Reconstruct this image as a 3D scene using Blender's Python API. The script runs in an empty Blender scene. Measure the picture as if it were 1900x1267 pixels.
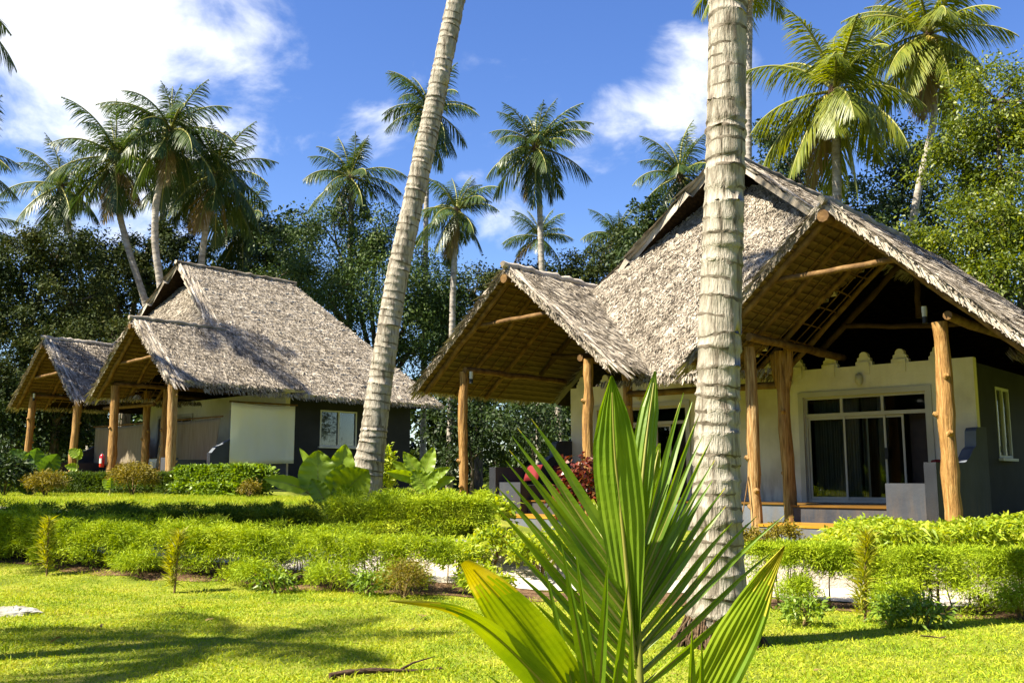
import bpy, math, random
import numpy as np
from mathutils import Vector, Matrix, Euler

C = bpy.context.scene.collection
SC = bpy.context.scene
R = math.radians
rng = np.random.default_rng(7)
random.seed(7)

# ------------------------------------------------------------------ camera
F, TILT, HCAM = 1780.0, R(8.15), 1.3
cam = bpy.data.cameras.new('camera')
cam.sensor_width = 36.0
cam.lens = F / 1900 * 36
cam.clip_start, cam.clip_end = 0.05, 3000
co = bpy.data.objects.new('camera', cam)
C.objects.link(co)
co.location = (0, 0, HCAM)
co.rotation_euler = (math.pi / 2 + TILT, 0, 0)
SC.camera = co

# ------------------------------------------------------------------ sky and sun
SUN_EL, SUN_AZ = R(50), math.atan2(-.92, -.39)       # azimuth measured from +Y towards +X
SUNV = Vector((math.sin(SUN_AZ) * math.cos(SUN_EL), math.cos(SUN_AZ) * math.cos(SUN_EL), math.sin(SUN_EL)))
sl = bpy.data.lights.new('sun', 'SUN')
sl.energy = 5.0
sl.angle = R(.5)
sl.color = (1.0, .91, .74)
so = bpy.data.objects.new('sun', sl)
C.objects.link(so)
so.rotation_euler = (-SUNV).to_track_quat('-Z', 'Y').to_euler()

SC.view_settings.view_transform = 'Standard'
SC.view_settings.look = 'None'
SC.view_settings.gamma = 1
SC.view_settings.exposure = 1.8
SC.cycles.max_bounces = 6
SC.cycles.diffuse_bounces = 2
SC.cycles.transparent_max_bounces = 8
SC.cycles.caustics_reflective = False
SC.cycles.caustics_refractive = False


def pix_dir(px, py):
    cx, cy = (px - 950) / F, (633.5 - py) / F
    return Vector((cx, math.cos(TILT) - math.sin(TILT) * cy, math.sin(TILT) + math.cos(TILT) * cy))


def at(px, py, Y):
    d = pix_dir(px, py)
    return Vector((0, 0, HCAM)) + d * (Y / d.y)


W = bpy.data.worlds.new('World')
SC.world = W
W.use_nodes = True
nt = W.node_tree
nt.nodes.clear()


def N(t, ty, **kw):
    n = t.nodes.new(ty)
    for k, v in kw.items():
        setattr(n, k, v)
    return n


def build_world():
    out = N(nt, 'ShaderNodeOutputWorld')
    bg = N(nt, 'ShaderNodeBackground')
    bg.inputs['Strength'].default_value = .052
    sky = N(nt, 'ShaderNodeTexSky', sky_type='NISHITA', sun_disc=False)
    sky.sun_elevation, sky.sun_rotation = SUN_EL, SUN_AZ
    sky.air_density, sky.dust_density, sky.ozone_density = 1.0, .35, 3.0
    hsv = N(nt, 'ShaderNodeHueSaturation')
    hsv.inputs['Hue'].default_value = .515
    hsv.inputs['Saturation'].default_value = 1.22
    hsv.inputs['Value'].default_value = 1.22
    nt.links.new(sky.outputs[0], hsv.inputs['Color'])
    tc = N(nt, 'ShaderNodeTexCoord')
    mp = N(nt, 'ShaderNodeMapping')
    mp.inputs['Scale'].default_value = (1, 1, 1.6)
    nt.links.new(tc.outputs['Generated'], mp.inputs['Vector'])
    ns = N(nt, 'ShaderNodeTexNoise')
    ns.inputs['Scale'].default_value = 7.0
    ns.inputs['Detail'].default_value = 9
    ns.inputs['Roughness'].default_value = .58
    ns.inputs['Distortion'].default_value = .35
    nt.links.new(mp.outputs[0], ns.inputs['Vector'])
    blobs = [(40, 40, 330, 1.0), (190, 170, 230, .9), (20, 260, 180, .8), (400, 190, 110, .72), (340, 40, 190, .55), (510, 45, 80, .42),
             (1240, 195, 80, .66), (1170, 235, 70, .62), (1105, 280, 60, .5), (1310, 150, 80, .66), (930, 365, 80, .5), (700, 290, 70, .5),
             (960, 100, 80, .25), (450, 300, 120, .35)]
    prev = None
    for px, py, r, s in blobs:
        d = pix_dir(px, py).normalized()
        dt = N(nt, 'ShaderNodeVectorMath', operation='DOT_PRODUCT')
        nrm = N(nt, 'ShaderNodeVectorMath', operation='NORMALIZE')
        nt.links.new(tc.outputs['Generated'], nrm.inputs[0])
        nt.links.new(nrm.outputs[0], dt.inputs[0])
        dt.inputs[1].default_value = d
        mr = N(nt, 'ShaderNodeMapRange')
        mr.inputs['From Min'].default_value = math.cos(1.7 * r / F)
        mr.inputs['From Max'].default_value = math.cos(.05 * r / F)
        mr.interpolation_type = 'SMOOTHSTEP'
        mr.inputs['To Max'].default_value = s
        nt.links.new(dt.outputs['Value'], mr.inputs['Value'])
        if prev is None:
            prev = mr.outputs[0]
        else:
            mx = N(nt, 'ShaderNodeMath', operation='MAXIMUM')
            nt.links.new(prev, mx.inputs[0])
            nt.links.new(mr.outputs[0], mx.inputs[1])
            prev = mx.outputs[0]
    n2 = N(nt, 'ShaderNodeMath', operation='MULTIPLY_ADD')
    n2.inputs[1].default_value = 3.0
    n2.inputs[2].default_value = -1.55
    nt.links.new(ns.outputs['Fac'], n2.inputs[0])
    ad = N(nt, 'ShaderNodeMath', operation='ADD')
    nt.links.new(n2.outputs[0], ad.inputs[0])
    nt.links.new(prev, ad.inputs[1])
    fr = N(nt, 'ShaderNodeMapRange', interpolation_type='SMOOTHSTEP')
    fr.inputs['From Min'].default_value = .40
    fr.inputs['From Max'].default_value = 1.25
    nt.links.new(ad.outputs[0], fr.inputs['Value'])
    mix = N(nt, 'ShaderNodeMix', data_type='RGBA')
    nt.links.new(fr.outputs[0], mix.inputs['Factor'])
    nt.links.new(hsv.outputs[0], mix.inputs['A'])
    mix.inputs['B'].default_value = (7.4, 7.6, 8.0, 1)
    nt.links.new(mix.outputs['Result'], bg.inputs['Color'])
    nt.links.new(bg.outputs[0], out.inputs[0])


build_world()

# ------------------------------------------------------------------ materials


def mat(name, cols, scale=3.0, detail=6, rough=.8, bump=0.0, bscale=30.0, island=0.0, trans=0.0, spec=.3,
        stretch=(1, 1, 1), metallic=0.0, dist=0.0, pos=None, dirt=None):
    """procedural material: colour ramp over object-space noise (mixed with a random value per mesh island)"""
    m = bpy.data.materials.new(name)
    m.use_nodes = True
    t = m.node_tree
    t.nodes.clear()
    out = N(t, 'ShaderNodeOutputMaterial')
    p = N(t, 'ShaderNodeBsdfPrincipled')
    p.inputs['Roughness'].default_value = rough
    p.inputs['Specular IOR Level'].default_value = spec
    p.inputs['Metallic'].default_value = metallic
    tc = N(t, 'ShaderNodeTexCoord')
    mp = N(t, 'ShaderNodeMapping')
    mp.inputs['Scale'].default_value = stretch
    t.links.new(tc.outputs['Object'], mp.inputs['Vector'])
    ns = N(t, 'ShaderNodeTexNoise')
    ns.inputs['Scale'].default_value = scale
    ns.inputs['Detail'].default_value = detail
    ns.inputs['Distortion'].default_value = dist
    t.links.new(mp.outputs[0], ns.inputs['Vector'])
    st = N(t, 'ShaderNodeMapRange')
    st.inputs['From Min'].default_value, st.inputs['From Max'].default_value = .28, .72
    t.links.new(ns.outputs['Fac'], st.inputs['Value'])
    fac = st.outputs[0]
    if island:
        g = N(t, 'ShaderNodeNewGeometry')
        mx = N(t, 'ShaderNodeMix', data_type='FLOAT')
        mx.inputs['Factor'].default_value = island
        t.links.new(fac, mx.inputs['A'])
        t.links.new(g.outputs['Random Per Island'], mx.inputs['B'])
        fac = mx.outputs['Result']
    cr = N(t, 'ShaderNodeValToRGB')
    el = cr.color_ramp.elements
    n = len(cols)
    while len(el) < n:
        el.new(.5)
    for i, c in enumerate(cols):
        el[i].position = (pos[i] if pos else i / max(1, n - 1))
        el[i].color = (*c, 1)
    t.links.new(fac, cr.inputs['Fac'])
    col = cr.outputs[0]
    if dirt:
        # splashed soil near the foot of the wall plus a few rain streaks
        sx = N(t, 'ShaderNodeSeparateXYZ')
        t.links.new(tc.outputs['Object'], sx.inputs[0])
        mz = N(t, 'ShaderNodeMapRange')
        mz.inputs['From Min'].default_value, mz.inputs['From Max'].default_value = dirt[0], dirt[1]
        mz.inputs['To Min'].default_value, mz.inputs['To Max'].default_value = 1.0, .12
        t.links.new(sx.outputs['Z'], mz.inputs['Value'])
        m2 = N(t, 'ShaderNodeMapping')
        m2.inputs['Scale'].default_value = (3.2, 3.2, .55)
        t.links.new(tc.outputs['Object'], m2.inputs[0])
        n3 = N(t, 'ShaderNodeTexNoise')
        n3.inputs['Scale'].default_value = 2.4
        n3.inputs['Detail'].default_value = 9
        n3.inputs['Roughness'].default_value = .65
        t.links.new(m2.outputs[0], n3.inputs['Vector'])
        th = N(t, 'ShaderNodeMapRange')
        th.inputs['From Min'].default_value, th.inputs['From Max'].default_value = .42, .72
        t.links.new(n3.outputs['Fac'], th.inputs['Value'])
        mu = N(t, 'ShaderNodeMath', operation='MULTIPLY')
        t.links.new(th.outputs[0], mu.inputs[0])
        t.links.new(mz.outputs[0], mu.inputs[1])
        md = N(t, 'ShaderNodeMix', data_type='RGBA')
        t.links.new(mu.outputs[0], md.inputs['Factor'])
        t.links.new(col, md.inputs['A'])
        md.inputs['B'].default_value = (*dirt[2], 1)
        col = md.outputs['Result']
    t.links.new(col, p.inputs['Base Color'])
    if bump:
        nb = N(t, 'ShaderNodeTexNoise')
        nb.inputs['Scale'].default_value = bscale
        nb.inputs['Detail'].default_value = 5
        t.links.new(mp.outputs[0], nb.inputs['Vector'])
        b = N(t, 'ShaderNodeBump')
        b.inputs['Strength'].default_value = bump
        b.inputs['Distance'].default_value = .05
        t.links.new(nb.outputs['Fac'], b.inputs['Height'])
        t.links.new(b.outputs[0], p.inputs['Normal'])
    last = p.outputs[0]
    if trans:
        tr = N(t, 'ShaderNodeBsdfTranslucent')
        hs = N(t, 'ShaderNodeHueSaturation')
        hs.inputs['Hue'].default_value = .485
        hs.inputs['Value'].default_value = 1.5
        hs.inputs['Saturation'].default_value = 1.1
        t.links.new(cr.outputs[0], hs.inputs['Color'])
        t.links.new(hs.outputs[0], tr.inputs['Color'])
        ms = N(t, 'ShaderNodeMixShader')
        ms.inputs[0].default_value = trans
        t.links.new(p.outputs[0], ms.inputs[1])
        t.links.new(tr.outputs[0], ms.inputs[2])
        last = ms.outputs[0]
    t.links.new(last, out.inputs[0])
    return m


M = {}
M['grass_blade'] = mat('grass_blade', [(.07, .14, .008), (.19, .29, .010), (.36, .40, .018), (.50, .43, .10)], scale=1.5, island=.5, trans=.3, rough=.6, spec=.2)
M['ground'] = mat('ground', [(.09, .12, .015), (.17, .20, .02), (.26, .25, .04)], scale=2.2, bump=.5, bscale=60, rough=.95, spec=.1)
M['soil'] = mat('soil', [(.05, .03, .016), (.11, .065, .035), (.19, .125, .075)], scale=9, bump=.8, bscale=25, rough=.95, spec=.1)
M['sand'] = mat('sand', [(.30, .26, .20), (.43, .385, .32), (.52, .475, .41)], scale=5, bump=.4, bscale=40, rough=.9, spec=.1)
M['thatch'] = mat('thatch', [(.035, .029, .021), (.17, .143, .11), (.34, .295, .235), (.52, .465, .385)], scale=2.2, detail=9, island=.62, rough=.95, spec=.08, bump=.4, bscale=45, pos=[.08, .32, .58, .9])
M['thatch_base'] = mat('thatch_base', [(.12, .09, .065), (.24, .19, .14)], scale=14, rough=.95, spec=.05, bump=.8, bscale=30)
M['wood'] = mat('wood', [(.06, .028, .008), (.23, .115, .028), (.33, .185, .055), (.44, .28, .11)], scale=4.5, detail=9, stretch=(6, 6, .5), rough=.65, bump=.7, bscale=9, spec=.3, dist=.4)
M['wood_pale'] = mat('wood_pale', [(.07, .035, .012), (.25, .135, .042), (.35, .215, .085), (.46, .32, .16)], scale=4.2, detail=9, stretch=(6, 6, .5), rough=.65, bump=.7, bscale=9, spec=.3, dist=.4)
M['pole'] = mat('pole', [(.06, .03, .009), (.13, .07, .022), (.20, .12, .045)], scale=5, rough=.75, bump=.3, bscale=14, spec=.2)
M['pole_shade'] = mat('pole_shade', [(.03, .015, .006), (.07, .04, .016)], scale=5, rough=.8, bump=.3, bscale=14, spec=.15)  # pole colour darkened to paint attic shade on the inner timbers
M['cream'] = mat('cream', [(.48, .42, .29), (.71, .65, .49), (.77, .71, .56)], scale=.8, detail=9, rough=.85, bump=.12, bscale=18, spec=.2, dirt=(.6, 1.5, (.24, .18, .10)))
M['grey'] = mat('grey', [(.024, .028, .038), (.035, .041, .053), (.045, .052, .066)], scale=1.4, rough=.75, bump=.1, bscale=14, spec=.3, dirt=(.0, 1.0, (.10, .075, .05)))
M['grey_light'] = mat('grey_light', [(.065, .078, .10), (.095, .11, .138), (.12, .137, .168)], scale=1.8, rough=.7, bump=.1, bscale=14, spec=.3, dirt=(.0, .8, (.12, .09, .06)))
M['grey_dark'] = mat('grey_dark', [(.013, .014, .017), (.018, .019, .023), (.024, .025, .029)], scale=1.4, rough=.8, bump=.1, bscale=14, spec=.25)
M['white'] = mat('white', [(.42, .42, .38), (.50, .50, .46), (.50, .50, .46)], scale=2, rough=.6, spec=.3)
M['alu'] = mat('alu', [(.40, .37, .28), (.48, .45, .35)], scale=2, rough=.35, spec=.5)
M['oxide'] = mat('oxide', [(.25, .12, .008), (.35, .18, .015), (.42, .23, .025)], scale=3, rough=.35, spec=.5)
M['floor'] = mat('floor', [(.10, .048, .008), (.16, .085, .016)], scale=2.5, rough=.3, spec=.5)
M['curtain'] = mat('curtain', [(.24, .22, .17), (.36, .33, .26)], scale=3, stretch=(9, 9, .5), rough=.9, trans=.2)
M['cloth'] = mat('cloth', [(.24, .20, .14), (.31, .26, .185), (.35, .30, .22)], scale=3, stretch=(6, 6, .4), rough=.9, trans=.35, spec=.1)
M['blind'] = mat('blind', [(.82, .82, .70), (.86, .86, .75), (.88, .88, .79)], scale=1.0, rough=.9, trans=.5, spec=.1)
M['dark_wood'] = mat('dark_wood', [(.022, .012, .008), (.045, .026, .016)], scale=4, rough=.5)
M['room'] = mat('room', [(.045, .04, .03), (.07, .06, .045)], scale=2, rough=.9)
M['red'] = mat('red', [(.12, .006, .008), (.18, .01, .012)], scale=5, rough=.8)
M['red_gloss'] = mat('red_gloss', [(.42, .01, .015), (.5, .015, .02)], scale=5, rough=.3, spec=.5)
M['blue_cloth'] = mat('blue_cloth', [(.012, .018, .06), (.02, .03, .09)], scale=5, rough=.9)
M['pink'] = mat('pink', [(.7, .16, .2), (.78, .30, .34)], scale=5, rough=.7)
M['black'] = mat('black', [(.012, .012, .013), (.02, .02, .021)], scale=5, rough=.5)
M['trunk'] = mat('trunk', [(.06, .05, .035), (.18, .155, .12), (.31, .28, .225), (.40, .37, .31)], scale=5.0, detail=10, stretch=(3.0, 3.0, .45), rough=.95, bump=.6, bscale=24, spec=.08, dist=.9, pos=[0, .22, .5, 1])
M['trunk_scar'] = mat('trunk_scar', [(.06, .05, .035), (.13, .11, .083), (.22, .19, .15)], scale=7, detail=8, rough=.95, bump=.5, bscale=20, spec=.05)
M['trunk_far'] = mat('trunk_far', [(.17, .145, .12), (.30, .27, .23), (.38, .35, .31)], scale=3, stretch=(1, 1, 2.5), rough=.9, bump=.4, bscale=10, spec=.1)
M['bark'] = mat('bark', [(.05, .038, .025), (.11, .088, .065), (.17, .145, .11)], scale=4, stretch=(3, 3, .7), rough=.95, bump=.6, bscale=10, spec=.1)
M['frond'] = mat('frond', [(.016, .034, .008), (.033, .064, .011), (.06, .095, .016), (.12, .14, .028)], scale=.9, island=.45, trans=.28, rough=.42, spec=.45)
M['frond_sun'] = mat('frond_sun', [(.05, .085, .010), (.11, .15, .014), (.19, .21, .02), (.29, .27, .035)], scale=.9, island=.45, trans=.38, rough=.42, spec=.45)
M['frond_dry'] = mat('frond_dry', [(.12, .075, .025), (.22, .15, .05), (.30, .23, .07)], scale=1.0, island=.5, trans=.2, rough=.7)
M['rachis'] = mat('rachis', [(.16, .17, .03), (.28, .26, .06)], scale=2, rough=.5)
M['coconut'] = mat('coconut', [(.30, .25, .03), (.42, .30, .05), (.22, .24, .03)], scale=1.2, rough=.45)
M['fibre'] = mat('fibre', [(.04, .025, .012), (.12, .075, .04)], scale=8, rough=.95, bump=.6, bscale=30)
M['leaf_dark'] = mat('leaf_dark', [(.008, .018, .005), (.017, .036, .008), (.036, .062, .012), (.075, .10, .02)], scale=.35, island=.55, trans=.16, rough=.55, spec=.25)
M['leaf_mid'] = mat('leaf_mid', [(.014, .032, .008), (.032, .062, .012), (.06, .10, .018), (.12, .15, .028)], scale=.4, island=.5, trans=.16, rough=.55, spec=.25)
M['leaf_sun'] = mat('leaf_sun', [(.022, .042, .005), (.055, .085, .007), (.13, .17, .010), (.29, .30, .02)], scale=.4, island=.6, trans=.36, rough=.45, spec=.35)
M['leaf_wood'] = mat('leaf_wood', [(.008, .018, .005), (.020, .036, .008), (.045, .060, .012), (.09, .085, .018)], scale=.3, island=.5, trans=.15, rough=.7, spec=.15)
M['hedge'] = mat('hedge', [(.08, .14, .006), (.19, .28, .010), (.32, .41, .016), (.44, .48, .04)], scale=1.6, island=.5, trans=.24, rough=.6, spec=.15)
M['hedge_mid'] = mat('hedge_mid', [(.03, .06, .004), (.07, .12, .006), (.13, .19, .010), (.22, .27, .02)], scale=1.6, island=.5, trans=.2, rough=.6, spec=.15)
M['hedge_box'] = mat('hedge_box', [(.05, .10, .008), (.11, .19, .014), (.19, .28, .025), (.28, .36, .05)], scale=1.8, island=.6, trans=.3, rough=.45, spec=.35)
M['hedge_low'] = mat('hedge_low', [(.028, .05, .007), (.055, .095, .010), (.10, .14, .016)], scale=1.8, island=.5, trans=.3, rough=.6, spec=.2)
M['golden'] = mat('golden', [(.09, .09, .010), (.18, .15, .015), (.28, .22, .03)], scale=3, island=.6, trans=.3, rough=.6)
M['yellow_leaf'] = mat('yellow_leaf', [(.15, .20, .012), (.28, .30, .018), (.44, .40, .045)], scale=3, island=.6, trans=.4, rough=.5)
M['lime_leaf'] = mat('lime_leaf', [(.12, .19, .010), (.22, .31, .016), (.36, .42, .03), (.48, .46, .07)], scale=2, island=.6, trans=.4, rough=.5, spec=.3)
M['croton'] = mat('croton', [(.03, .010, .007), (.085, .016, .010), (.17, .035, .015), (.09, .075, .02)], scale=3, island=.8, trans=.25, rough=.3, spec=.5)
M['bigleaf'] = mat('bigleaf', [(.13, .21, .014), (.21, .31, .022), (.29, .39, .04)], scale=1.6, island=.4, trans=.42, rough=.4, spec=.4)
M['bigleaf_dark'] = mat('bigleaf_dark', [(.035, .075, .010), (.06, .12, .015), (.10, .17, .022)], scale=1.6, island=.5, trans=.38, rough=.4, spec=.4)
M['seedling'] = mat('seedling', [(.055, .125, .006), (.10, .19, .010), (.16, .26, .016), (.24, .33, .03)], scale=5.0, island=.25, trans=.40, rough=.45, spec=.35)
M['seedling_old'] = mat('seedling_old', [(.08, .15, .005), (.13, .22, .008), (.21, .29, .012), (.30, .34, .02)], scale=3.0, island=.1, trans=.40, rough=.5, spec=.3)
M['leaf_tip'] = mat('leaf_tip', [(.26, .27, .02), (.40, .37, .03), (.48, .42, .06)], scale=9, trans=.35, rough=.7)
M['stem'] = mat('stem', [(.12, .08, .03), (.22, .15, .06)], scale=6, rough=.8)
M['stone'] = mat('stone', [(.12, .12, .09), (.26, .25, .21), (.36, .35, .31)], scale=6, rough=.95, bump=.8, bscale=9)
M['log'] = mat('log', [(.045, .025, .015), (.10, .06, .035)], scale=7, stretch=(1, 4, 4), rough=.95, bump=.8, bscale=16)


def glass_mat():
    m = bpy.data.materials.new('window_glass')
    m.use_nodes = True
    t = m.node_tree
    t.nodes.clear()
    out = N(t, 'ShaderNodeOutputMaterial')
    tr = N(t, 'ShaderNodeBsdfTransparent')
    tr.inputs[0].default_value = (.72, .76, .74, 1)
    gl = N(t, 'ShaderNodeBsdfGlossy')
    gl.inputs['Roughness'].default_value = .02
    fr = N(t, 'ShaderNodeFresnel')
    fr.inputs[0].default_value = 1.55
    ms = N(t, 'ShaderNodeMixShader')
    mu = N(t, 'ShaderNodeMath', operation='MULTIPLY_ADD')
    mu.inputs[1].default_value, mu.inputs[2].default_value = .7, .01
    t.links.new(fr.outputs[0], mu.inputs[0])
    t.links.new(mu.outputs[0], ms.inputs[0])
    t.links.new(tr.outputs[0], ms.inputs[1])
    t.links.new(gl.outputs[0], ms.inputs[2])
    t.links.new(ms.outputs[0], out.inputs[0])
    return m


M['glass'] = glass_mat()


def underside_mat():
    """woven palm thatch seen from below: rows of leaf strips bound over thin laths"""
    m = bpy.data.materials.new('thatch_underside')
    m.use_nodes = True
    t = m.node_tree
    t.nodes.clear()
    out = N(t, 'ShaderNodeOutputMaterial')
    p = N(t, 'ShaderNodeBsdfPrincipled')
    p.inputs['Roughness'].default_value = .85
    p.inputs['Specular IOR Level'].default_value = .15
    tc = N(t, 'ShaderNodeTexCoord')
    sx = N(t, 'ShaderNodeSeparateXYZ')
    t.links.new(tc.outputs['Object'], sx.inputs[0])
    mp = N(t, 'ShaderNodeMapping')
    mp.inputs['Scale'].default_value = (6, 1.4, 6)
    t.links.new(tc.outputs['Object'], mp.inputs[0])
    ns = N(t, 'ShaderNodeTexNoise')
    ns.inputs['Scale'].default_value = 3
    ns.inputs['Detail'].default_value = 6
    t.links.new(mp.outputs[0], ns.inputs['Vector'])
    wv = N(t, 'ShaderNodeTexWave', wave_type='BANDS', bands_direction='Z', wave_profile='SAW')
    wv.inputs['Scale'].default_value = 2.6
    wv.inputs['Distortion'].default_value = 1.2
    wv.inputs['Detail'].default_value = 2
    t.links.new(tc.outputs['Object'], wv.inputs['Vector'])
    mx = N(t, 'ShaderNodeMix', data_type='FLOAT')
    mx.inputs['Factor'].default_value = .5
    t.links.new(ns.outputs['Fac'], mx.inputs['A'])
    t.links.new(wv.outputs['Fac'], mx.inputs['B'])
    cr = N(t, 'ShaderNodeValToRGB')
    el = cr.color_ramp.elements
    el[0].position, el[0].color = .15, (.025, .013, .004, 1)
    el[1].position, el[1].color = .85, (.165, .108, .045, 1)
    t.links.new(mx.outputs['Result'], cr.inputs[0])
    t.links.new(cr.outputs[0], p.inputs['Base Color'])
    b = N(t, 'ShaderNodeBump')
    b.inputs['Strength'].default_value = .9
    b.inputs['Distance'].default_value = .06
    t.links.new(mx.outputs['Result'], b.inputs['Height'])
    t.links.new(b.outputs[0], p.inputs['Normal'])
    t.links.new(p.outputs[0], out.inputs[0])
    return m


M['under'] = underside_mat()
M['under_shade'] = mat('thatch_underside_shade', [(.006, .004, .002), (.016, .010, .005), (.03, .02, .01)], scale=6, stretch=(1, 1, 4), rough=.95, bump=.5, bscale=14, spec=.05)  # near-black colour paints the attic's shade onto the main roof underside

# ------------------------------------------------------------------ mesh helpers


class MB:
    def __init__(self):
        self.V, self.Fq, self.Mi, self.n, self.Sm = [], [], [], 0, []

    def add(self, V, Fc, mi=0, smooth=False):
        V = np.asarray(V, dtype=np.float64).reshape(-1, 3)
        Fc = np.asarray(Fc, dtype=np.int64)
        if len(Fc) == 0:
            return
        self.V.append(V)
        self.Fq.append(Fc + self.n)
        self.Mi.append(np.full(len(Fc), mi))
        self.Sm.append(np.full(len(Fc), smooth))
        self.n += len(V)

    def box(self, x0, x1, y0, y1, z0, z1, mi=0, rot=None, c=None):
        v = np.array([(x, y, z) for x in (x0, x1) for y in (y0, y1) for z in (z0, z1)], float)
        if rot is not None:
            m = np.array(Euler(rot).to_matrix())
            cc = np.array(c if c is not None else v.mean(0))
            v = (v - cc) @ m.T + cc
        f = [(0, 1, 3, 2), (4, 6, 7, 5), (0, 4, 5, 1), (2, 3, 7, 6), (0, 2, 6, 4), (1, 5, 7, 3)]
        self.add(v, f, mi)

    def tube(self, pts, rad, n=8, mi=0, cap=True, smooth=True, wob=0.0, seed=0):
        pts = np.asarray(pts, float)
        k = len(pts)
        rad = np.broadcast_to(np.asarray(rad, float), (k,))
        T = np.gradient(pts, axis=0)
        T /= np.linalg.norm(T, axis=1, keepdims=True) + 1e-9
        ref = np.array([0, 1, 0.]) if abs(T.mean(0)[1]) < .8 else np.array([1., 0, 0])
        U = np.cross(T, ref)
        U /= np.linalg.norm(U, axis=1, keepdims=True) + 1e-9
        Vv = np.cross(T, U)
        a = np.arange(n) * 2 * np.pi / n
        rr = rad[:, None] * np.ones((k, n))
        if wob:
            rg = np.random.default_rng(seed)
            rr = rr * (1 + wob * rg.standard_normal((k, n)))
        P = pts[:, None] + (U[:, None] * np.cos(a)[None, :, None] + Vv[:, None] * np.sin(a)[None, :, None]) * rr[..., None]
        f = []
        i = np.arange(k - 1)[:, None] * n
        j = np.arange(n)[None]
        j2 = (j + 1) % n
        f = np.stack([i + j, i + j2, i + n + j2, i + n + j], -1).reshape(-1, 4)
        self.add(P, f, mi, smooth)
        if cap:
            for idx in (0, k - 1):
                c = pts[idx][None]
                ring = P[idx]
                V = np.concatenate([ring, c])
                h = n // 2
                ff = [(q, (q + 1) % n, (q + 2) % n, n) for q in range(0, n - 1, 2)] if n % 2 == 0 else [(q, (q + 1) % n, n, n) for q in range(n)]
                self.add(V, ff, mi, False)

    def leaves(self, P, D, S, L, Wd, prof=((0, .35), (.5, 1), (1, .06)), droop=0.0, mi=0, fold=None):
        P, D, S = (np.asarray(a, float) for a in (P, D, S))
        n = len(P)
        if n == 0:
            return
        L = np.broadcast_to(np.asarray(L, float), (n,))
        Wd = np.broadcast_to(np.asarray(Wd, float), (n,))
        dr = np.broadcast_to(np.asarray(droop, float), (n,))
        t = np.array([p[0] for p in prof])
        w = np.array([p[1] for p in prof])
        k = len(t)
        Cc = P[:, None] + D[:, None] * (L[:, None] * t)[..., None]
        Cc[..., 2] -= (dr * L)[:, None] * t ** 2
        off = S[:, None] * (Wd[:, None] * w * .5)[..., None]
        V = np.stack([Cc - off, Cc + off], 2).reshape(-1, 3)
        b = (np.arange(n) * k * 2)[:, None] + (np.arange(k - 1) * 2)[None]
        f = np.stack([b, b + 1, b + 3, b + 2], -1).reshape(-1, 4)
        self.add(V, f, mi)

    def mesh(self, name, mats):
        me = bpy.data.meshes.new(name)
        V = np.concatenate(self.V)
        Fq = np.concatenate(self.Fq)
        Mi = np.concatenate(self.Mi)
        Sm = np.concatenate(self.Sm)
        # degenerate quads (repeated last index) become triangles
        tri = Fq[:, 2] == Fq[:, 3]
        tot = np.where(tri, 3, 4)
        start = np.concatenate([[0], np.cumsum(tot)[:-1]])
        keep = np.ones(Fq.shape, bool)
        keep[tri, 3] = False
        li = Fq[keep]
        me.vertices.add(len(V))
        me.vertices.foreach_set('co', V.astype(np.float32).ravel())
        me.loops.add(len(li))
        me.loops.foreach_set('vertex_index', li.astype(np.int32))
        me.polygons.add(len(Fq))
        me.polygons.foreach_set('loop_start', start.astype(np.int32))
        me.polygons.foreach_set('loop_total', tot.astype(np.int32))
        me.polygons.foreach_set('material_index', Mi.astype(np.int32))
        me.polygons.foreach_set('use_smooth', Sm)
        for m in mats:
            me.materials.append(m)
        me.update(calc_edges=True)
        me.validate()
        return me

    def build(self, name, mats, parent=None, loc=None):
        if not isinstance(mats, (list, tuple)):
            mats = [mats]
        return link(name, self.mesh(name, mats), parent, loc)


def link(name, me, parent=None, loc=None):
    o = bpy.data.objects.new(name, me)
    C.objects.link(o)
    if parent is not None:
        o.parent = parent
    if loc is not None:
        o.location = loc
    return o


def tag(o, label=None, cat=None, group=None, kind=None):
    if label:
        o['label'] = label
    if cat:
        o['category'] = cat
    if group:
        o['group'] = group
    if kind:
        o['kind'] = kind
    return o


def thing(name, label, cat, loc=(0, 0, 0), rz=0.0, group=None):
    o = bpy.data.objects.new(name, None)
    o.empty_display_size = .2
    C.objects.link(o)
    o.location = loc
    o.rotation_euler = (0, 0, rz)
    return tag(o, label, cat, group)


def unit(a):
    a = np.asarray(a, float)
    return a / (np.linalg.norm(a, axis=-1, keepdims=True) + 1e-9)


def randdir(n, up=0.0, r=rng):
    d = r.standard_normal((n, 3))
    d[:, 2] += up
    return unit(d)


def sideof(D, r=rng):
    return unit(np.cross(D, randdir(len(D), 0, r)))


def smooth(x, a, b):
    t = np.clip((np.asarray(x, float) - a) / (b - a), 0, 1)
    return t * t * (3 - 2 * t)


# ------------------------------------------------------------------ ground
HDIR = np.array([-.95, .313])           # direction of the front hedges, right to left


def g(x, y):
    x = np.asarray(x, float)
    y = np.asarray(y, float)
    hi = np.interp(y, [11.6, 13.2, 15, 17, 25, 32], [0, .22, .55, .86, .92, .95])
    lo = np.interp(y, [10.5, 13, 16], [0, .06, .1])
    xb = np.interp(y, [13, 15, 18, 23, 28], [.9, .9, -.6, -5, -5.5])
    m = smooth(x, xb - 1.2, xb + 1.6)
    return hi * (1 - m) + lo * m


def hedge_pt(u, v):
    """u metres leftwards along the front hedge from its right reference, v metres behind its front line"""
    p0 = np.array([3.49, 9.56])
    nrm = np.array([.313, .95])
    u = np.asarray(u, float)
    v = np.asarray(v, float)
    return p0[0] + HDIR[0] * u + nrm[0] * v, p0[1] + HDIR[1] * u + nrm[1] * v


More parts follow.
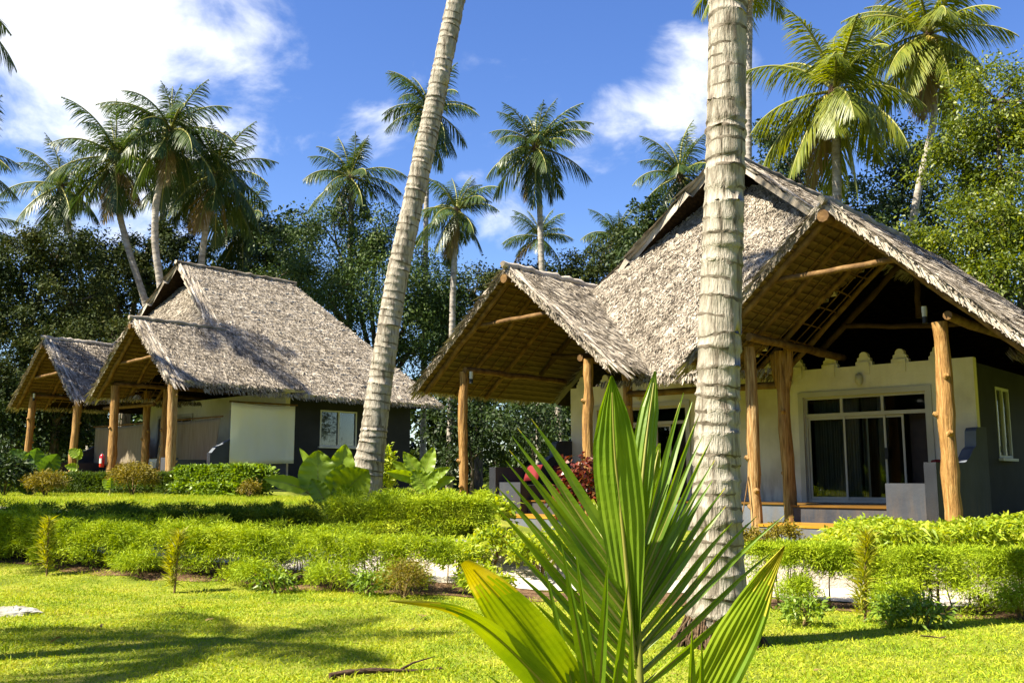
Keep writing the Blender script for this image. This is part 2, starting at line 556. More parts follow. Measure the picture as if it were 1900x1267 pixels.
def build_ground():
    xs = np.concatenate([[-700, -300, -140, -70], np.linspace(-40, 40, 161), [70, 140, 300, 700]])
    ys = np.concatenate([[-120, -40, -12], np.linspace(-4, 44, 121), [60, 90, 160, 320, 900]])
    X, Y = np.meshgrid(xs, ys)
    Z = g(X, Y)
    Z = Z + .018 * np.sin(X * 1.7 + .4 * Y) * np.sin(Y * 1.3) * (np.abs(X) < 45) * (Y < 45)
    nx, ny = len(xs), len(ys)
    i = np.arange(nx - 1)[None] + (np.arange(ny - 1) * nx)[:, None]
    f = np.stack([i, i + 1, i + 1 + nx, i + nx], -1).reshape(-1, 4)
    b = MB()
    b.add(np.stack([X, Y, Z], -1), f, 0, True)
    tag(b.build('ground', M['ground']), kind='structure')


def gz(x, y):
    return g(x, y) + .018 * np.sin(x * 1.7 + .4 * y) * np.sin(y * 1.3)


def strip(name, mt, u0, u1, v0, v1, lift, wig=.0, nu=80, nv=8, seed=3):
    b = MB()
    rg = np.random.default_rng(seed)
    U, T = np.meshgrid(np.linspace(u0, u1, nu), np.linspace(0, 1, nv))
    ph = rg.uniform(0, 6, 6)
    w0 = wig * (np.sin(U * 1.9 + ph[0]) + .6 * np.sin(U * 4.3 + ph[1]) + .4 * np.sin(U * 9 + ph[2]))
    w1 = wig * (np.sin(U * 2.3 + ph[3]) + .6 * np.sin(U * 5.1 + ph[4]))
    Vv = (v0 + w0) * (1 - T) + (v1 + w1) * T
    x, y = hedge_pt(U, Vv)
    z = gz(x, y) + lift
    i = np.arange(nu - 1)[None] + (np.arange(nv - 1) * nu)[:, None]
    f = np.stack([i, i + nu, i + 1 + nu, i + 1], -1).reshape(-1, 4)
    b.add(np.stack([x, y, z], -1), f, 0, True)
    return tag(b.build(name, mt), kind='structure')


build_ground()
strip('soil_bed', M['soil'], -9, 17, .02, .95, .008, wig=.10, nu=240, nv=18)
strip('sand_path', M['sand'], -9, 17, .92, 3.0, .016, wig=.03, nu=200, nv=22)


def kerb():
    for (u0, u1, v0, h, nm, lab) in ((-9, 2.9, 2.05, .34, 'garden_wall', 'low white garden wall behind the clipped hedge on the right'),
                                     (3.4, 6.1, 2.0, .26, 'garden_wall', 'low white garden wall with grey top behind the young coconut plant')):
        b = MB()
        us = np.linspace(u0, u1, 40)
        for j in range(39):
            x, y = hedge_pt(np.array([us[j], us[j + 1], us[j + 1], us[j]]), np.array([v0, v0, v0 + .22, v0 + .22]))
            z0 = gz(x, y) - .1
            z1 = np.full(4, 0.0) + gz(x, y).mean() + h
            V = np.concatenate([np.stack([x, y, z0], -1), np.stack([x, y, z1], -1)])
            b.add(V, [(0, 1, 5, 4), (2, 3, 7, 6)] + ([(0, 4, 7, 3)] if j == 0 else []) + ([(1, 2, 6, 5)] if j == 38 else []), 0)
            b.add(V, [(4, 5, 6, 7)], 1)
        tag(b.build(nm, [M['sand'], M['grey_light']]), lab, 'garden wall', 'low garden walls behind the hedges')


kerb()


def grass():
    b = MB()
    rg = np.random.default_rng(11)
    n = 330000
    y = 4.6 + (13.4 - 4.6) * rg.random(n) ** 1.0
    x = (rg.random(n) * 2 - 1) * (y * .56 + 1.4)
    # keep in front of the soil bed
    vv = (x - 3.49) * .313 + (y - 9.56) * .95
    uu = (x - 3.49) * -.95 + (y - 9.56) * .313
    edge = .10 + .10 * (np.sin(uu * 1.9 + 1) + .6 * np.sin(uu * 4.3)) + .12 * rg.standard_normal(n)
    k = vv < edge
    # patchy density
    den = .55 + .45 * np.sin(x * 2.1 + np.sin(y * 1.7) * 2) * np.sin(y * 2.6 + x)
    k &= rg.random(n) < .55 + .45 * den
    x, y = x[k], y[k]
    n = len(x)
    P = np.stack([x, y, gz(x, y) - .004], -1)
    D = rg.standard_normal((n, 3)) * .62
    D[:, 2] = 1
    D = unit(D)
    tuft = .5 + .5 * np.sin(x * 3.1 + 2 * np.sin(y * 2.3)) * np.sin(y * 3.7 + x * 1.3)
    L = (.030 + .04 * rg.random(n)) * (.75 + .6 * tuft)
    L[rg.random(n) < .012] *= 2.0
    b.leaves(P, D, sideof(D, rg), L, .0045 + .004 * rg.random(n), prof=((0, .8), (.55, .9), (1, .05)), droop=.45)
    # grass further back on the terrace and beside the houses
    for (x0, x1, y0, y1, nn) in ((-9, -.2, 14.6, 24, 60000), (-16, -8, 17, 26, 30000)):
        x = rg.uniform(x0, x1, nn)
        y = rg.uniform(y0, y1, nn)
        P = np.stack([x, y, gz(x, y) - .004], -1)
        D = rg.standard_normal((nn, 3)) * .5
        D[:, 2] = 1
        D = unit(D)
        b.leaves(P, D, sideof(D, rg), .06 + .07 * rg.random(nn), .012, prof=((0, .8), (1, .1)), droop=.3)
    tag(b.build('lawn_grass', M['grass_blade']), 'short sunlit yellow green grass of the front lawn', 'grass', kind='stuff')


grass()

# ------------------------------------------------------------------ thatched cottages
AZ = R(42)


def thatch_strips(b, P, down, nrm, rg, L=.42, Wd=.05, lift=.05, jit=.42, mi=0):
    n = len(P)
    side = np.cross(nrm, down)
    D = down + side * (rg.standard_normal((n, 1)) * jit) + nrm * (lift * (.4 + rg.random((n, 1)) * 1.6) - .03)
    D = unit(D)
    S = unit(np.cross(D, nrm) + nrm * rg.standard_normal((n, 1)) * .45)
    l = L * (.55 + .7 * rg.random(n))
    b.leaves(P, D, S, l, Wd * (.5 + rg.random(n)), prof=((0, .7), (.5, 1), (.85, .8), (1, .15)), droop=.04, mi=mi)


def cottage(name, label, O, sc, g0, cfg):
    root = thing(name, label, 'cottage', (O[0], O[1], g0), -AZ)
    root.scale = (sc, sc, sc)
    rg = np.random.default_rng(cfg['seed'])
    zr, k, Wh = 9.25, .855, 6.75
    se, tip, sb0, sb1 = .8, cfg.get('tip', 3.1), 9.0, 12.2
    ze = zr - k * Wh
    kh = 1.60
    kb = (zr - ze) / (sb1 - sb0)
    porches = cfg['porches']     # (centre x, left half, right half, overhang, apex z, slope)
    fy = cfg['fy']

    def hipz(s):
        return ze + (s - se) * kh

    def zmain(x, s):
        side = zr - k * np.abs(x)
        front = np.where(s > se, hipz(s), -9.)
        xv = 3.1
        sv = tip + (np.abs(x) / xv) * (se + (zr - k * xv - ze) / kh - tip)
        dom = (s >= np.where(np.abs(x) < xv, sv, 0)) & (s > se)
        gab = (np.abs(x) < xv) & (s > sv)
        z = np.where(gab, side, np.minimum(side, front))
        z = np.minimum(z, ze + (sb1 - s) * kb)
        return np.where(s > se, z, -9.)

    def zporch(x, s):
        z = np.full(np.shape(x), -9.)
        for cx, hl, hr, oh, az_, kp in porches:
            dx = x - cx
            zz = az_ - kp * np.abs(dx)
            inside = (dx > -hl) & (dx < hr) & (s > -oh) & (s < 5.2)
            z = np.where(inside, np.maximum(z, zz), z)
        return z

    roof = MB()

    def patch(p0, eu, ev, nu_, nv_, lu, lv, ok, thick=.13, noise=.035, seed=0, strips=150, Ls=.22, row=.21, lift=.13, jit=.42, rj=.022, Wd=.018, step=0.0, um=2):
        """planar thatch patch: p0 + eu*u + ev*v, ev up the slope; ok(x,y,z) picks which cells stay"""
        p0, eu, ev = (np.array(a, float) for a in (p0, eu, ev))
        nrm = unit(np.cross(eu, ev))
        if nrm[2] < 0:
            nrm = -nrm
        U = np.linspace(0, lu, nu_ + 1)
        Vv = np.linspace(0, lv, nv_ + 1)
        uu, vv = np.meshgrid(U, Vv)
        P = p0 + eu * uu[..., None] + ev * vv[..., None]
        cc = p0 + eu * ((uu[:-1, :-1] + uu[1:, 1:]) / 2)[..., None] + ev * ((vv[:-1, :-1] + vv[1:, 1:]) / 2)[..., None]
        keep = ok(cc[..., 0], cc[..., 1], cc[..., 2])
        r2 = np.random.default_rng(seed)
        wv = .06 * np.sin(uu * 2.2 + seed) + .035 * np.sin(uu * 6.1) + .02 * np.sin(uu * 15 + vv * 9)
        saw = 1 - np.mod((vv - wv) / row, 1.0)
        pat = .55 + .45 * np.sin(uu * 3.7 + np.floor((vv - wv) / row) * 2.1) * np.sin(uu * 1.3 + vv)
        top = P + nrm * (noise * r2.standard_normal(uu.shape) + step * saw * pat)[..., None]
        bot = P - nrm * thick
        w = nu_ + 1
        idx = np.arange(w * (nv_ + 1)).reshape(nv_ + 1, w)
        a, b_, c_, d_ = idx[:-1, :-1], idx[:-1, 1:], idx[1:, 1:], idx[1:, :-1]
        K = keep
        n0 = w * (nv_ + 1)
        allv = np.concatenate([top.reshape(-1, 3), bot.reshape(-1, 3)])
        roof.add(allv, np.stack([a[K], b_[K], c_[K], d_[K]], -1), 0, True)
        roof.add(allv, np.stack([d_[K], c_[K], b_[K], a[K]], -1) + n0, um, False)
        pad = np.pad(K, 1)
        for (sl, e0, e1) in (((slice(0, -2), slice(1, -1)), a, b_), ((slice(2, None), slice(1, -1)), c_, d_),
                             ((slice(1, -1), slice(0, -2)), d_, a), ((slice(1, -1), slice(2, None)), b_, c_)):
            ed = K & ~pad[sl]
            roof.add(allv, np.stack([e0[ed], e1[ed], e1[ed] + n0, e0[ed] + n0], -1), 0, False)
        # leaf strips in ragged horizontal courses
        n = int(strips * lu * lv)
        su = rg.random(n) * lu
        sv = np.floor(rg.random(n) * (lv / row + 1)) * row + rg.standard_normal(n) * rj
        sv = sv + .06 * np.sin(su * 2.2 + seed) + .035 * np.sin(su * 6.1) + .02 * np.sin(su * 15 + sv * 9)
        Q = p0 + eu * su[:, None] + ev * sv[:, None]
        kk = ok(Q[:, 0], Q[:, 1], Q[:, 2]) & (sv < lv + .02) & (sv > .06)
        Q = Q[kk] + nrm * (.03 + .03 * rg.random((kk.sum(), 1)))
        thatch_strips(roof, Q, -ev, nrm, rg, L=Ls, Wd=Wd, lift=lift, jit=jit)

    hy = math.hypot(1, k)
    hk = math.hypot(1, kh)
    xv = 3.1
    svl = se + (zr - k * xv - ze) / kh

    def ok_side(x, s, z):
        ax = np.abs(x)
        smin = np.where(ax < xv, tip + ax / xv * (svl - tip), se + (z - ze) / kh)
        smax = sb1 - (z - ze) / kb
        return (s > smin) & (s < smax) & ~((zporch(x, s) > z + .02) & (s < 4.6))

    sd = cfg.get('dens', 150)
    for sgn in (1, -1):
        ev = np.array([-sgn, 0, k]) / hy
        fine = sgn == 1 and not cfg['both']
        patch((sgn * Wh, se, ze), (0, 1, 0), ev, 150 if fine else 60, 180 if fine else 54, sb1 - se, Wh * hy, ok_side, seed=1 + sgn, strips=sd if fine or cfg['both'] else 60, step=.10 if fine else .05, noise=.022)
    zt = zr - .75

    def ok_hip(x, s, z):
        return (np.abs(x) < (zr - z) / k) & (zporch(x, s) < z + .02) & (z < zt)
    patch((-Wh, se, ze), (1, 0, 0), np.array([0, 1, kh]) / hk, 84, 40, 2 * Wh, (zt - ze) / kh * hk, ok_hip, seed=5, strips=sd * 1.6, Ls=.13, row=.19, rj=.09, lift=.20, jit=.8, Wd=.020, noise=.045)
    kbh = math.hypot(1, kb)

    def ok_back(x, s, z):
        return np.abs(x) < (zr - z) / k
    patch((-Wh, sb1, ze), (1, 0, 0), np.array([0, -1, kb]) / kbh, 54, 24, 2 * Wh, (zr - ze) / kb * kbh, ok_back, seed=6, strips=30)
    for ip, (cx, hl, hr, oh, az_, kp) in enumerate(porches):
        kph = math.hypot(1, kp)
        for sgn, hw in ((1, hr), (-1, hl)):
            ev = np.array([-sgn, 0, kp]) / kph

            def okp(x, s, z):
                return (zmain(x, s) < z + .06)
            patch((cx + sgn * hw, -oh, az_ - kp * hw), (0, 1, 0), ev, 90, 80, 5.0 + oh, hw * kph, okp, um=1, thick=.10, step=.07, noise=.022, seed=11 + ip * 2 + sgn, strips=sd * 1.1, Ls=.32 if cfg['both'] else .22, lift=.12, jit=.5 if cfg['both'] else .38)
    # ragged eave fringes
    def fringe(p, q, down, nrm, n, L=.28):
        p, q = np.array(p, float), np.array(q, float)
        t = rg.random((n, 1))
        P = p + (q - p) * t + np.array(nrm) * rg.uniform(-.11, .04, (n, 1))
        thatch_strips(roof, P, np.broadcast_to(unit(np.array(down, float)), (n, 3)), np.broadcast_to(np.array(nrm, float), (n, 3)), rg, L=L * .62, Wd=.024, lift=.02, jit=.35)
    fringe((Wh, se, ze), (Wh, sb1, ze), (1, 0, -k - .5), unit([k, 0, 1]), 900)
    fringe((-Wh + 9, se, ze), (Wh - 9, se, ze), (0, -1, -kh), unit([0, -kh, 1]), 400)
    for (cx, hl, hr, oh, az_, kp) in porches:
        for sgn, hw in ((1, hr), (-1, hl)):
            fringe((cx + sgn * hw, -oh, az_ - kp * hw), (cx + sgn * hw, 4, az_ - kp * hw), (sgn * .7, 0, -1), unit([sgn * kp, 0, 1]), 700, L=.24)
            # verge: thick bundled roll with ragged strips
            a = np.array([cx + sgn * hw, -oh, az_ - kp * hw])
            b2 = np.array([cx, -oh, az_])
            fringe(a, b2, (sgn * .5, -.5, -.75), unit([sgn * kp, -.3, 1]), 420, L=.16)
    root_roof = roof.build('roof', [M['thatch'], M['under'], M['under_shade']], root)
    # verge rolls and ridge caps
    cap = MB()
    for (cx, hl, hr, oh, az_, kp) in porches:
        for sgn, hw in ((1, hr), (-1, hl)):
            for (dy, r_, up) in ((.06, .05, .05), (.24, .045, .06), (.42, .04, .055)):
                t = np.linspace(0, 1, 14)
                pts = np.stack([cx + sgn * hw * (1 - t), np.full(14, -oh + dy), az_ - kp * hw * (1 - t) + up + .025 * rg.standard_normal(14)], -1)
                cap.tube(pts, r_ * (1 + .2 * rg.standard_normal(14)), 6, 0, wob=.12, seed=int(rg.integers(1e6)))
            a = np.array([cx + sgn * hw, -oh + .1, az_ - kp * hw + .07])
            b2 = np.array([cx, -oh + .1, az_ + .07])
            n = 420
            P = a + (b2 - a) * rg.random((n, 1)) + np.array([0, 1, 0]) * rg.uniform(-.1, .4, (n, 1))
            al = unit(a - b2)
            thatch_strips(cap, P, np.broadcast_to(al, (n, 3)), np.broadcast_to(unit([sgn * kp, 0, 1]), (n, 3)), rg, L=.6, Wd=.05, lift=.05, jit=.12)
        t = np.linspace(-oh - .12, 3.2, 24)
        pts = np.stack([np.full(24, cx), t, az_ + .07 + .02 * rg.standard_normal(24)], -1)
        cap.tube(pts, .085, 7, 0, wob=.12, seed=3)
    t = np.linspace(tip - .12, sb0 + .2, 30)
    pts = np.stack([np.zeros(30), t, zr + .07 + .02 * rg.standard_normal(30)], -1)
    cap.tube(pts, .10, 7, 0, wob=.12, seed=4)
    for sgn in (1, -1):
        for (dy, r_, up) in ((.05, .06, .06), (.3, .05, .06)):
            t = np.linspace(0, 1, 16)
            xx = t * xv
            pts = np.stack([sgn * xx, tip + t * (svl - tip) + dy, zr - k * xx + up + .02 * rg.standard_normal(16)], -1)
            cap.tube(pts, r_, 6, 0, wob=.15, seed=int(rg.integers(1e6)))
        n = 700
        t = rg.random(n)
        P = np.stack([sgn * t * xv, tip + t * (svl - tip) + rg.uniform(-.04, .5, n), zr - k * t * xv + .08], -1)
        al = unit([sgn * xv, svl - tip, -k * xv])
        thatch_strips(cap, P, np.broadcast_to(al, (n, 3)), np.broadcast_to(unit([sgn * k, 0, 1]), (n, 3)), rg, L=.7, Wd=.055, lift=.05, jit=.1)
    cap.build('ridge_cap', [M['thatch']], root_roof)

    # -------- timber: posts, plates, rafters, laths
    def post(x, y, z0, z1, r0, seed, m='wood', lean=(0, 0), fork=False):
        b = MB()
        n = 13
        t = np.linspace(0, 1, n)
        r2 = np.random.default_rng(seed)
        wx = np.cumsum(r2.standard_normal(n)) * .012
        wy = np.cumsum(r2.standard_normal(n)) * .012
        pts = np.stack([x + wx + lean[0] * t, y + wy + lean[1] * t, z0 + (z1 - z0) * t], -1)
        rad = r0 * .84 * (1 + .12 * np.exp(-t * 9) + .06 * r2.standard_normal(n)) * (1 - .08 * t)
        b.tube(pts, rad, 12, 0, wob=.025, seed=seed)
        for q in range(3):      # knots
            i = int(r2.integers(2, n - 2))
            a = r2.uniform(0, 6.28)
            c = pts[i] + np.array([math.cos(a), math.sin(a), 0]) * rad[i] * .8
            d = np.array([math.cos(a), math.sin(a), .4]) * .09
            b.tube([c, c + d * .6, c + d], [.065, .05, .03], 7, 0)
        if fork:
            for sg in (1, -1):
                p0 = np.array([x + lean[0] * .8, y, z1 - .9])
                p1 = np.array([x + lean[0] + sg * .16, y, z1 + .05 * sg])
                b.tube([p0, (p0 + p1) / 2 + np.array([sg * .03, 0, 0]), p1], [r0 * .7, r0 * .75, r0 * .6], 10, 0)
        b.build('post', M[m], root)
    for (x, y, z0, z1, r0, sd_, m_, ln, fk) in cfg['posts']:
        post(x, y, z0, z1, r0, sd_, m_, ln, fk)

    def log(nm, p, q, r_, mt='pole', nseg=8, par=None):
        b = MB()
        p, q = np.array(p, float), np.array(q, float)
        t = np.linspace(0, 1, nseg)[:, None]
        pts = p + (q - p) * t
        pts[1:-1] += rg.standard_normal((nseg - 2, 3)) * .012
        b.tube(pts, r_ * (1 + .05 * rg.standard_normal(nseg)), 9, 0)
        return b.build(nm, M[mt], par or root)
    for (cx, hl, hr, oh, az_, kp) in porches:
        zb = cfg['plate_z']
        log('ridge_pole', (cx, -oh - .08, az_ - .27), (cx, 4.2, az_ - .27), .11)
        for sgn in (1, -1):
            ppx = cx + sgn * cfg['post_half']
            log('wall_plate', (ppx, -oh + .5, zb), (ppx, fy + .4, zb), .085)
            hw = hr if sgn == 1 else hl
            for j, yy in enumerate(np.arange(-oh + .25, 2.8, 1.15)):
                zz = lambda d: az_ - kp * d - .20
                log('rafter', (cx + sgn * .05, yy, zz(0)), (cx + sgn * (hw - .12), yy, zz(hw - .12)), .075 if j == 0 else .06)
            lb = MB()
            for d in np.arange(.35, hw - .1, .36):
                pts = [(cx + sgn * d, yy, az_ - kp * d - .125) for yy in np.linspace(-oh + .06, 2.7, 8)]
                lb.tube(np.array(pts) + rg.standard_normal((8, 3)) * .008, .02, 5, 0)
            for yy in np.arange(-oh + .4, 3.4, .38):
                pts = [(cx + sgn * d, yy, az_ - kp * d - .155) for d in np.linspace(.1, hw - .1, 6)]
                if yy < 2.7:
                    lb.tube(np.array(pts) + rg.standard_normal((6, 3)) * .008, .014, 5, 0)
            lb.build('laths', M['pole'], root)
        dz = cfg['tie_dz']
        log('tie_beam', (cx - (dz + .1) / kp, -oh + .36, az_ - dz - .25), (cx + (dz + .1) / kp, -oh + .36, az_ - dz - .18), .06)
        if cx > 0:
            log('cross_pole', (-1.85, 1.4, 3.22), (2.15, 1.45, 3.18), .075)
        log('king_post', (cx + .35, 2.6, az_ - .4), (cx + .35, 2.6, az_ - 1.75), .06, 'pole_shade')
        log('cross_beam', (cx - 1.2, 2.6, az_ - 1.75), (cx + 2.1, 2.6, az_ - 2.05), .055, 'pole_shade')
        log('rafter', (cx - .05, 3.3, az_ - .3), (cx - 2.2, 3.3, az_ - .3 - kp * 2.15), .07, 'pole_shade')

    # -------- masonry
    fl, top = .68, 3.72
    th = .2
    w = MB()
    doors = cfg['doors']          # (x0, x1)
    xs = [-5.35]
    for a, b_ in doors:
        xs += [a, b_]
    xs.append(5.35)
    dz1 = 3.07
    for i in range(0, len(xs), 2):
        w.box(xs[i], xs[i + 1], fy, fy + th, 0, top)
    for a, b_ in doors:
        w.box(a, b_, fy, fy + th, dz1, top)
        w.box(a, b_, fy, fy + th, 0, fl)
    w.build('front_wall', M['cream'], root)
    wy1 = 11.6
    s1 = MB()
    wins = cfg['side_windows']    # (y0,y1,z0,z1)
    y = fy + th
    for (a, b_, z0, z1) in wins:
        s1.box(5.15, 5.35, y, a, 0, top - .1)
        s1.box(5.15, 5.35, a, b_, 0, z0)
        s1.box(5.15, 5.35, a, b_, z1, top - .1)
        y = b_
    s1.box(5.15, 5.35, y, wy1, 0, top - .1)
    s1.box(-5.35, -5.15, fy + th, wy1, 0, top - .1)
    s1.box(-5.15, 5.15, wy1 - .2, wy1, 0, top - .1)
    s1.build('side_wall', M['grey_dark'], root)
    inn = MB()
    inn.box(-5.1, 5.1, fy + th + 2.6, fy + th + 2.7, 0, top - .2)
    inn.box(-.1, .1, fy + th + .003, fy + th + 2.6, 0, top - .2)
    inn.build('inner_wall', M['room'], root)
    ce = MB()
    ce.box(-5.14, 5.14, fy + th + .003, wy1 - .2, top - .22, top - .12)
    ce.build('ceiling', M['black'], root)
    # parapet merlons: stepped, rounded finials each with a small plaque
    if cfg['merlons']:
        for cxm in np.arange(-4.96, 5.3, .80):
            b = MB()
            prof = [(-.19, 0), (-.19, .08), (-.15, .10), (-.145, .17), (-.10, .19), (-.09, .26), (-.045, .30), (0, .31)]
            prof = prof + [(-a, z) for a, z in prof[-2::-1]]
            n = len(prof)
            V = [(cxm + a, fy + .02, top + z) for a, z in prof] + [(cxm + a, fy + .16, top + z) for a, z in prof]
            for i in range(n - 1):
                b.add(V, [(i, i + 1, i + 1 + n, i + n)])
            h = n // 2
            for i in range(h):
                b.add(V, [(i, n - 1 - i, n - 2 - i if i < h - 1 else h, i + 1)] if i < h - 1 else [(i, n - 1 - i, h, h)])
                j = i + n
                b.add(V, [(i + 1 + n, 2 * n - 2 - i, 2 * n - 1 - i, i + n)] if i < h - 1 else [(h + n, 2 * n - 1 - i, i + n, i + n)])
            b.box(cxm - .13, cxm + .13, fy - .02, fy - .003, top - .20, top + .08)
            b.build('merlon', M['cream'], root)
    # plinth, deck, steps
    d = MB()
    d.box(-5.3, 5.3, 2.25, fy - .003, 0, fl - .04)
    d.build('plinth', M['grey_light'], root)
    d = MB()
    d.box(-5.3, 5.3, 2.22, fy - .004, fl - .036, fl)
    d.box(-5.1, 5.1, fy + th + .003, wy1 - .21, fl - .1, fl)
    d.build('veranda_floor', M['floor'], root)
    for cxm, m_ in ((3.75, 1), (-3.75, -1)):
        d = MB()
        d.box(cxm - 1.2, cxm + 1.2, .85, 2.22, 0, fl - .04)
        d.build('deck', M['grey'], root)
        d = MB()
        d.box(cxm - 1.22, cxm + 1.22, .82, 2.219, fl - .036, fl - .002)
        d.build('deck_floor', M['floor'], root)
        d = MB()
        n = 9
        a = np.linspace(math.pi, 1.5 * math.pi, n)
        pl = [(cxm - 1.35, .8)] + [(cxm - 1.05 + .3 * math.cos(t), -.25 + .3 * math.sin(t)) for t in a] + [(cxm + 1.05 + .3 * math.cos(t), -.25 + .3 * math.sin(t)) for t in np.linspace(1.5 * math.pi, 2 * math.pi, n)] + [(cxm + 1.35, .8)]
        nn = len(pl)
        for (z0, z1, grow, nm, mt) in ((0, .30, 0, 'step', 'grey_light'), (.304, .345, .015, 'step_tread', 'oxide')):
            d = MB()
            q = [(cxm + (px_ - cxm) * (1 + grow), py_ - grow) for px_, py_ in pl]
            V = [(a_, b_, z0) for a_, b_ in q] + [(a_, b_, z1) for a_, b_ in q]
            f = [(i, i + 1, i + 1 + nn, i + nn) for i in range(nn - 1)]
            h = nn // 2
            f += [(i + nn, i + 1 + nn, 2 * nn - 2 - i, 2 * nn - 1 - i) for i in range(h - 1)]
            d.add(V, f)
            d.build(nm, M[mt], root)
        d = MB()
        d.box(cxm - 1.6, cxm + 1.6, .8, .846, 0, .34)
        d.build('step', M['grey'], root)
    # benches at both ends: arm, seat, scrolled back
    for sg in (1, -1):
        xa, xb = sorted((sg * 4.55, sg * 5.3))
        d = MB()
        d.box(xa, xb, .55, .80, 0, 1.12)
        d.build('bench_arm', M['grey'], root)
        d = MB()
        d.box(xa + .02, xb - .02, .803, fy - .01, fl, 1.05)
        d.build('bench_seat', M['grey'], root)
        xo0, xo1 = sorted((sg * 5.303, sg * 5.52))
        by0, bz = cfg.get('bench', (.45, 1.5))
        prof = [(by0, 0), (by0, bz), (1.95, bz), (2.15, 1.53), (2.4, 1.62), (2.65, 1.78), (2.85, 1.84), (2.9, 2.15), (3.0, 2.22), (fy - .2, 2.25), (fy - .01, 2.25), (fy - .01, 0)]
        nn = len(prof)
        d = MB()
        V = [(xo0, a, b_) for a, b_ in prof] + [(xo1, a, b_) for a, b_ in prof]
        d.add(V, [(i, i + 1, i + 1 + nn, i + nn) for i in range(nn - 1)], 1)
        for o_ in (0, nn):
            for i in range(1, nn - 2):
                d.add([V[i + o_], V[i + 1 + o_], (V[i + 1 + o_][0], prof[i + 1][0], 0), (V[i + o_][0], prof[i][0], 0)], [(0, 1, 2, 3)], 0)
        d.add([V[0], V[1], V[1 + nn], V[nn]], [(0, 1, 2, 3)], 0)
        d.build('bench_back', [M['grey'], M['grey_light']], root)
    # sliding doors
    for a, b_ in doors:
        dr = thing_part('sliding_door', root, (a, fy + .06, fl))
        wd, ht = b_ - a, dz1 - fl
        f = MB()
        e = .055
        zt_ = ht - .42
        f.box(-.12, 0, -.10, -.063, -.0, ht + .12)
        f.box(wd, wd + .12, -.10, -.063, 0, ht + .12)
        f.box(0, wd, -.10, -.063, ht, ht + .12)
        for (x0, x1, z0, z1) in ((0, e, 0, ht), (wd - e, wd, 0, ht), (e, wd - e, ht - e, ht), (e, wd - e, zt_ - .04, zt_ + .04), (e, wd - e, 0, .06),
                                 (wd * .315 - .03, wd * .315 + .03, zt_ + .04, ht - e), (wd * .65 - .03, wd * .65 + .03, zt_ + .04, ht - e)):
            f.box(x0, x1, 0, .07, z0, z1)
        f.build('frame', M['alu'], dr)
        for (x0, x1, yy) in ((.0, .335, .02), (.315, .66, .05), (.50, .80, .075), (.66, 1., .1)):
            x0, x1 = x0 * wd, x1 * wd
            x0, x1 = max(x0, e + .003), min(x1, wd - e - .003)
            s_ = MB()
            for (q0, q1, z0, z1) in ((x0, x0 + .045, .063, zt_ - .043), (x1 - .045, x1, .063, zt_ - .043), (x0 + .045, x1 - .045, .063, .12), (x0 + .045, x1 - .045, zt_ - .10, zt_ - .043)):
                s_.box(q0, q1, yy + .01, yy + .035, z0, z1)
            if x1 < wd * .9:
                so_ = s_.build('door_panel', M['alu'], dr)
                gl = MB()
                gl.box(x0 + .046, x1 - .046, yy + .018, yy + .026, .121, zt_ - .101)
                gl.build('pane', M['glass'], so_)
        fp = MB()
        for x0, x1 in ((.0, .315), (.315, .65), (.65, 1)):
            fp.box(max(x0 * wd + .033, e + .003), min(x1 * wd - .033, wd - e - .003), .03, .038, zt_ + .043, ht - e - .003)
        fp.build('fanlight', M['glass'], dr)
        hd = MB()
        hd.box(wd * .655, wd * .68, -.03, .0, .95, 1.2)
        hd.build('handle', M['black'], dr)
        cu = MB()
        nx_ = 120
        for (c0, c1) in ((.03, .42), (.44, .62)):
            xx = np.linspace(c0 * wd, c1 * wd, nx_)
            yy = .28 + .05 * np.sin(np.arange(nx_) * .9) + .02 * np.sin(np.arange(nx_) * .37)
            V = np.concatenate([np.stack([xx, yy, np.full(nx_, .04)], -1), np.stack([xx, yy, np.full(nx_, ht - .02)], -1)])
            i = np.arange(nx_ - 1)
            cu.add(V, np.stack([i, i + 1, i + 1 + nx_, i + nx_], -1), 0, True)
        cu.build('curtain', M['curtain'], dr)
        lf = MB()
        lf.box(wd * .80, wd * .97, .45, .5, .03, zt_)
        lf.build('inner_door', M['dark_wood'], dr)
    # side windows
    for (a, b_, z0, z1) in wins:
        wn = MB()
        mid = (a + b_) / 2
        for (y0, y1, q0, q1) in ((a, a + .06, z0, z1), (b_ - .06, b_, z0, z1), (a + .06, b_ - .06, z0, z0 + .06), (a + .06, b_ - .06, z1 - .06, z1), (mid - .035, mid + .035, z0 + .06, z1 - .06)):
            wn.box(5.27, 5.36, y0, y1, q0, q1)
        wn.box(5.353, 5.45, a - .08, b_ + .08, z0 - .06, z0 - .002)
        wo = wn.build('window', M['white'], root)
        gl = MB()
        gl.box(5.30, 5.31, a + .063, mid - .038, z0 + .063, z1 - .063)
        gl.box(5.30, 5.31, mid + .038, b_ - .063, z0 + .063, z1 - .063)
        gl.build('pane', M['glass'], wo)
        cu = MB()
        nx_ = 30
        yy = np.linspace(a, a + (b_ - a) * .4, nx_)
        xx = 5.05 + .03 * np.sin(np.arange(nx_) * 1.3)
        V = np.concatenate([np.stack([xx, yy, np.full(nx_, z0)], -1), np.stack([xx, yy, np.full(nx_, z1)], -1)])
        i = np.arange(nx_ - 1)
        cu.add(V, np.stack([i, i + 1, i + 1 + nx_, i + nx_], -1), 0, True)
        cu.build('curtain', M['curtain'], wo)
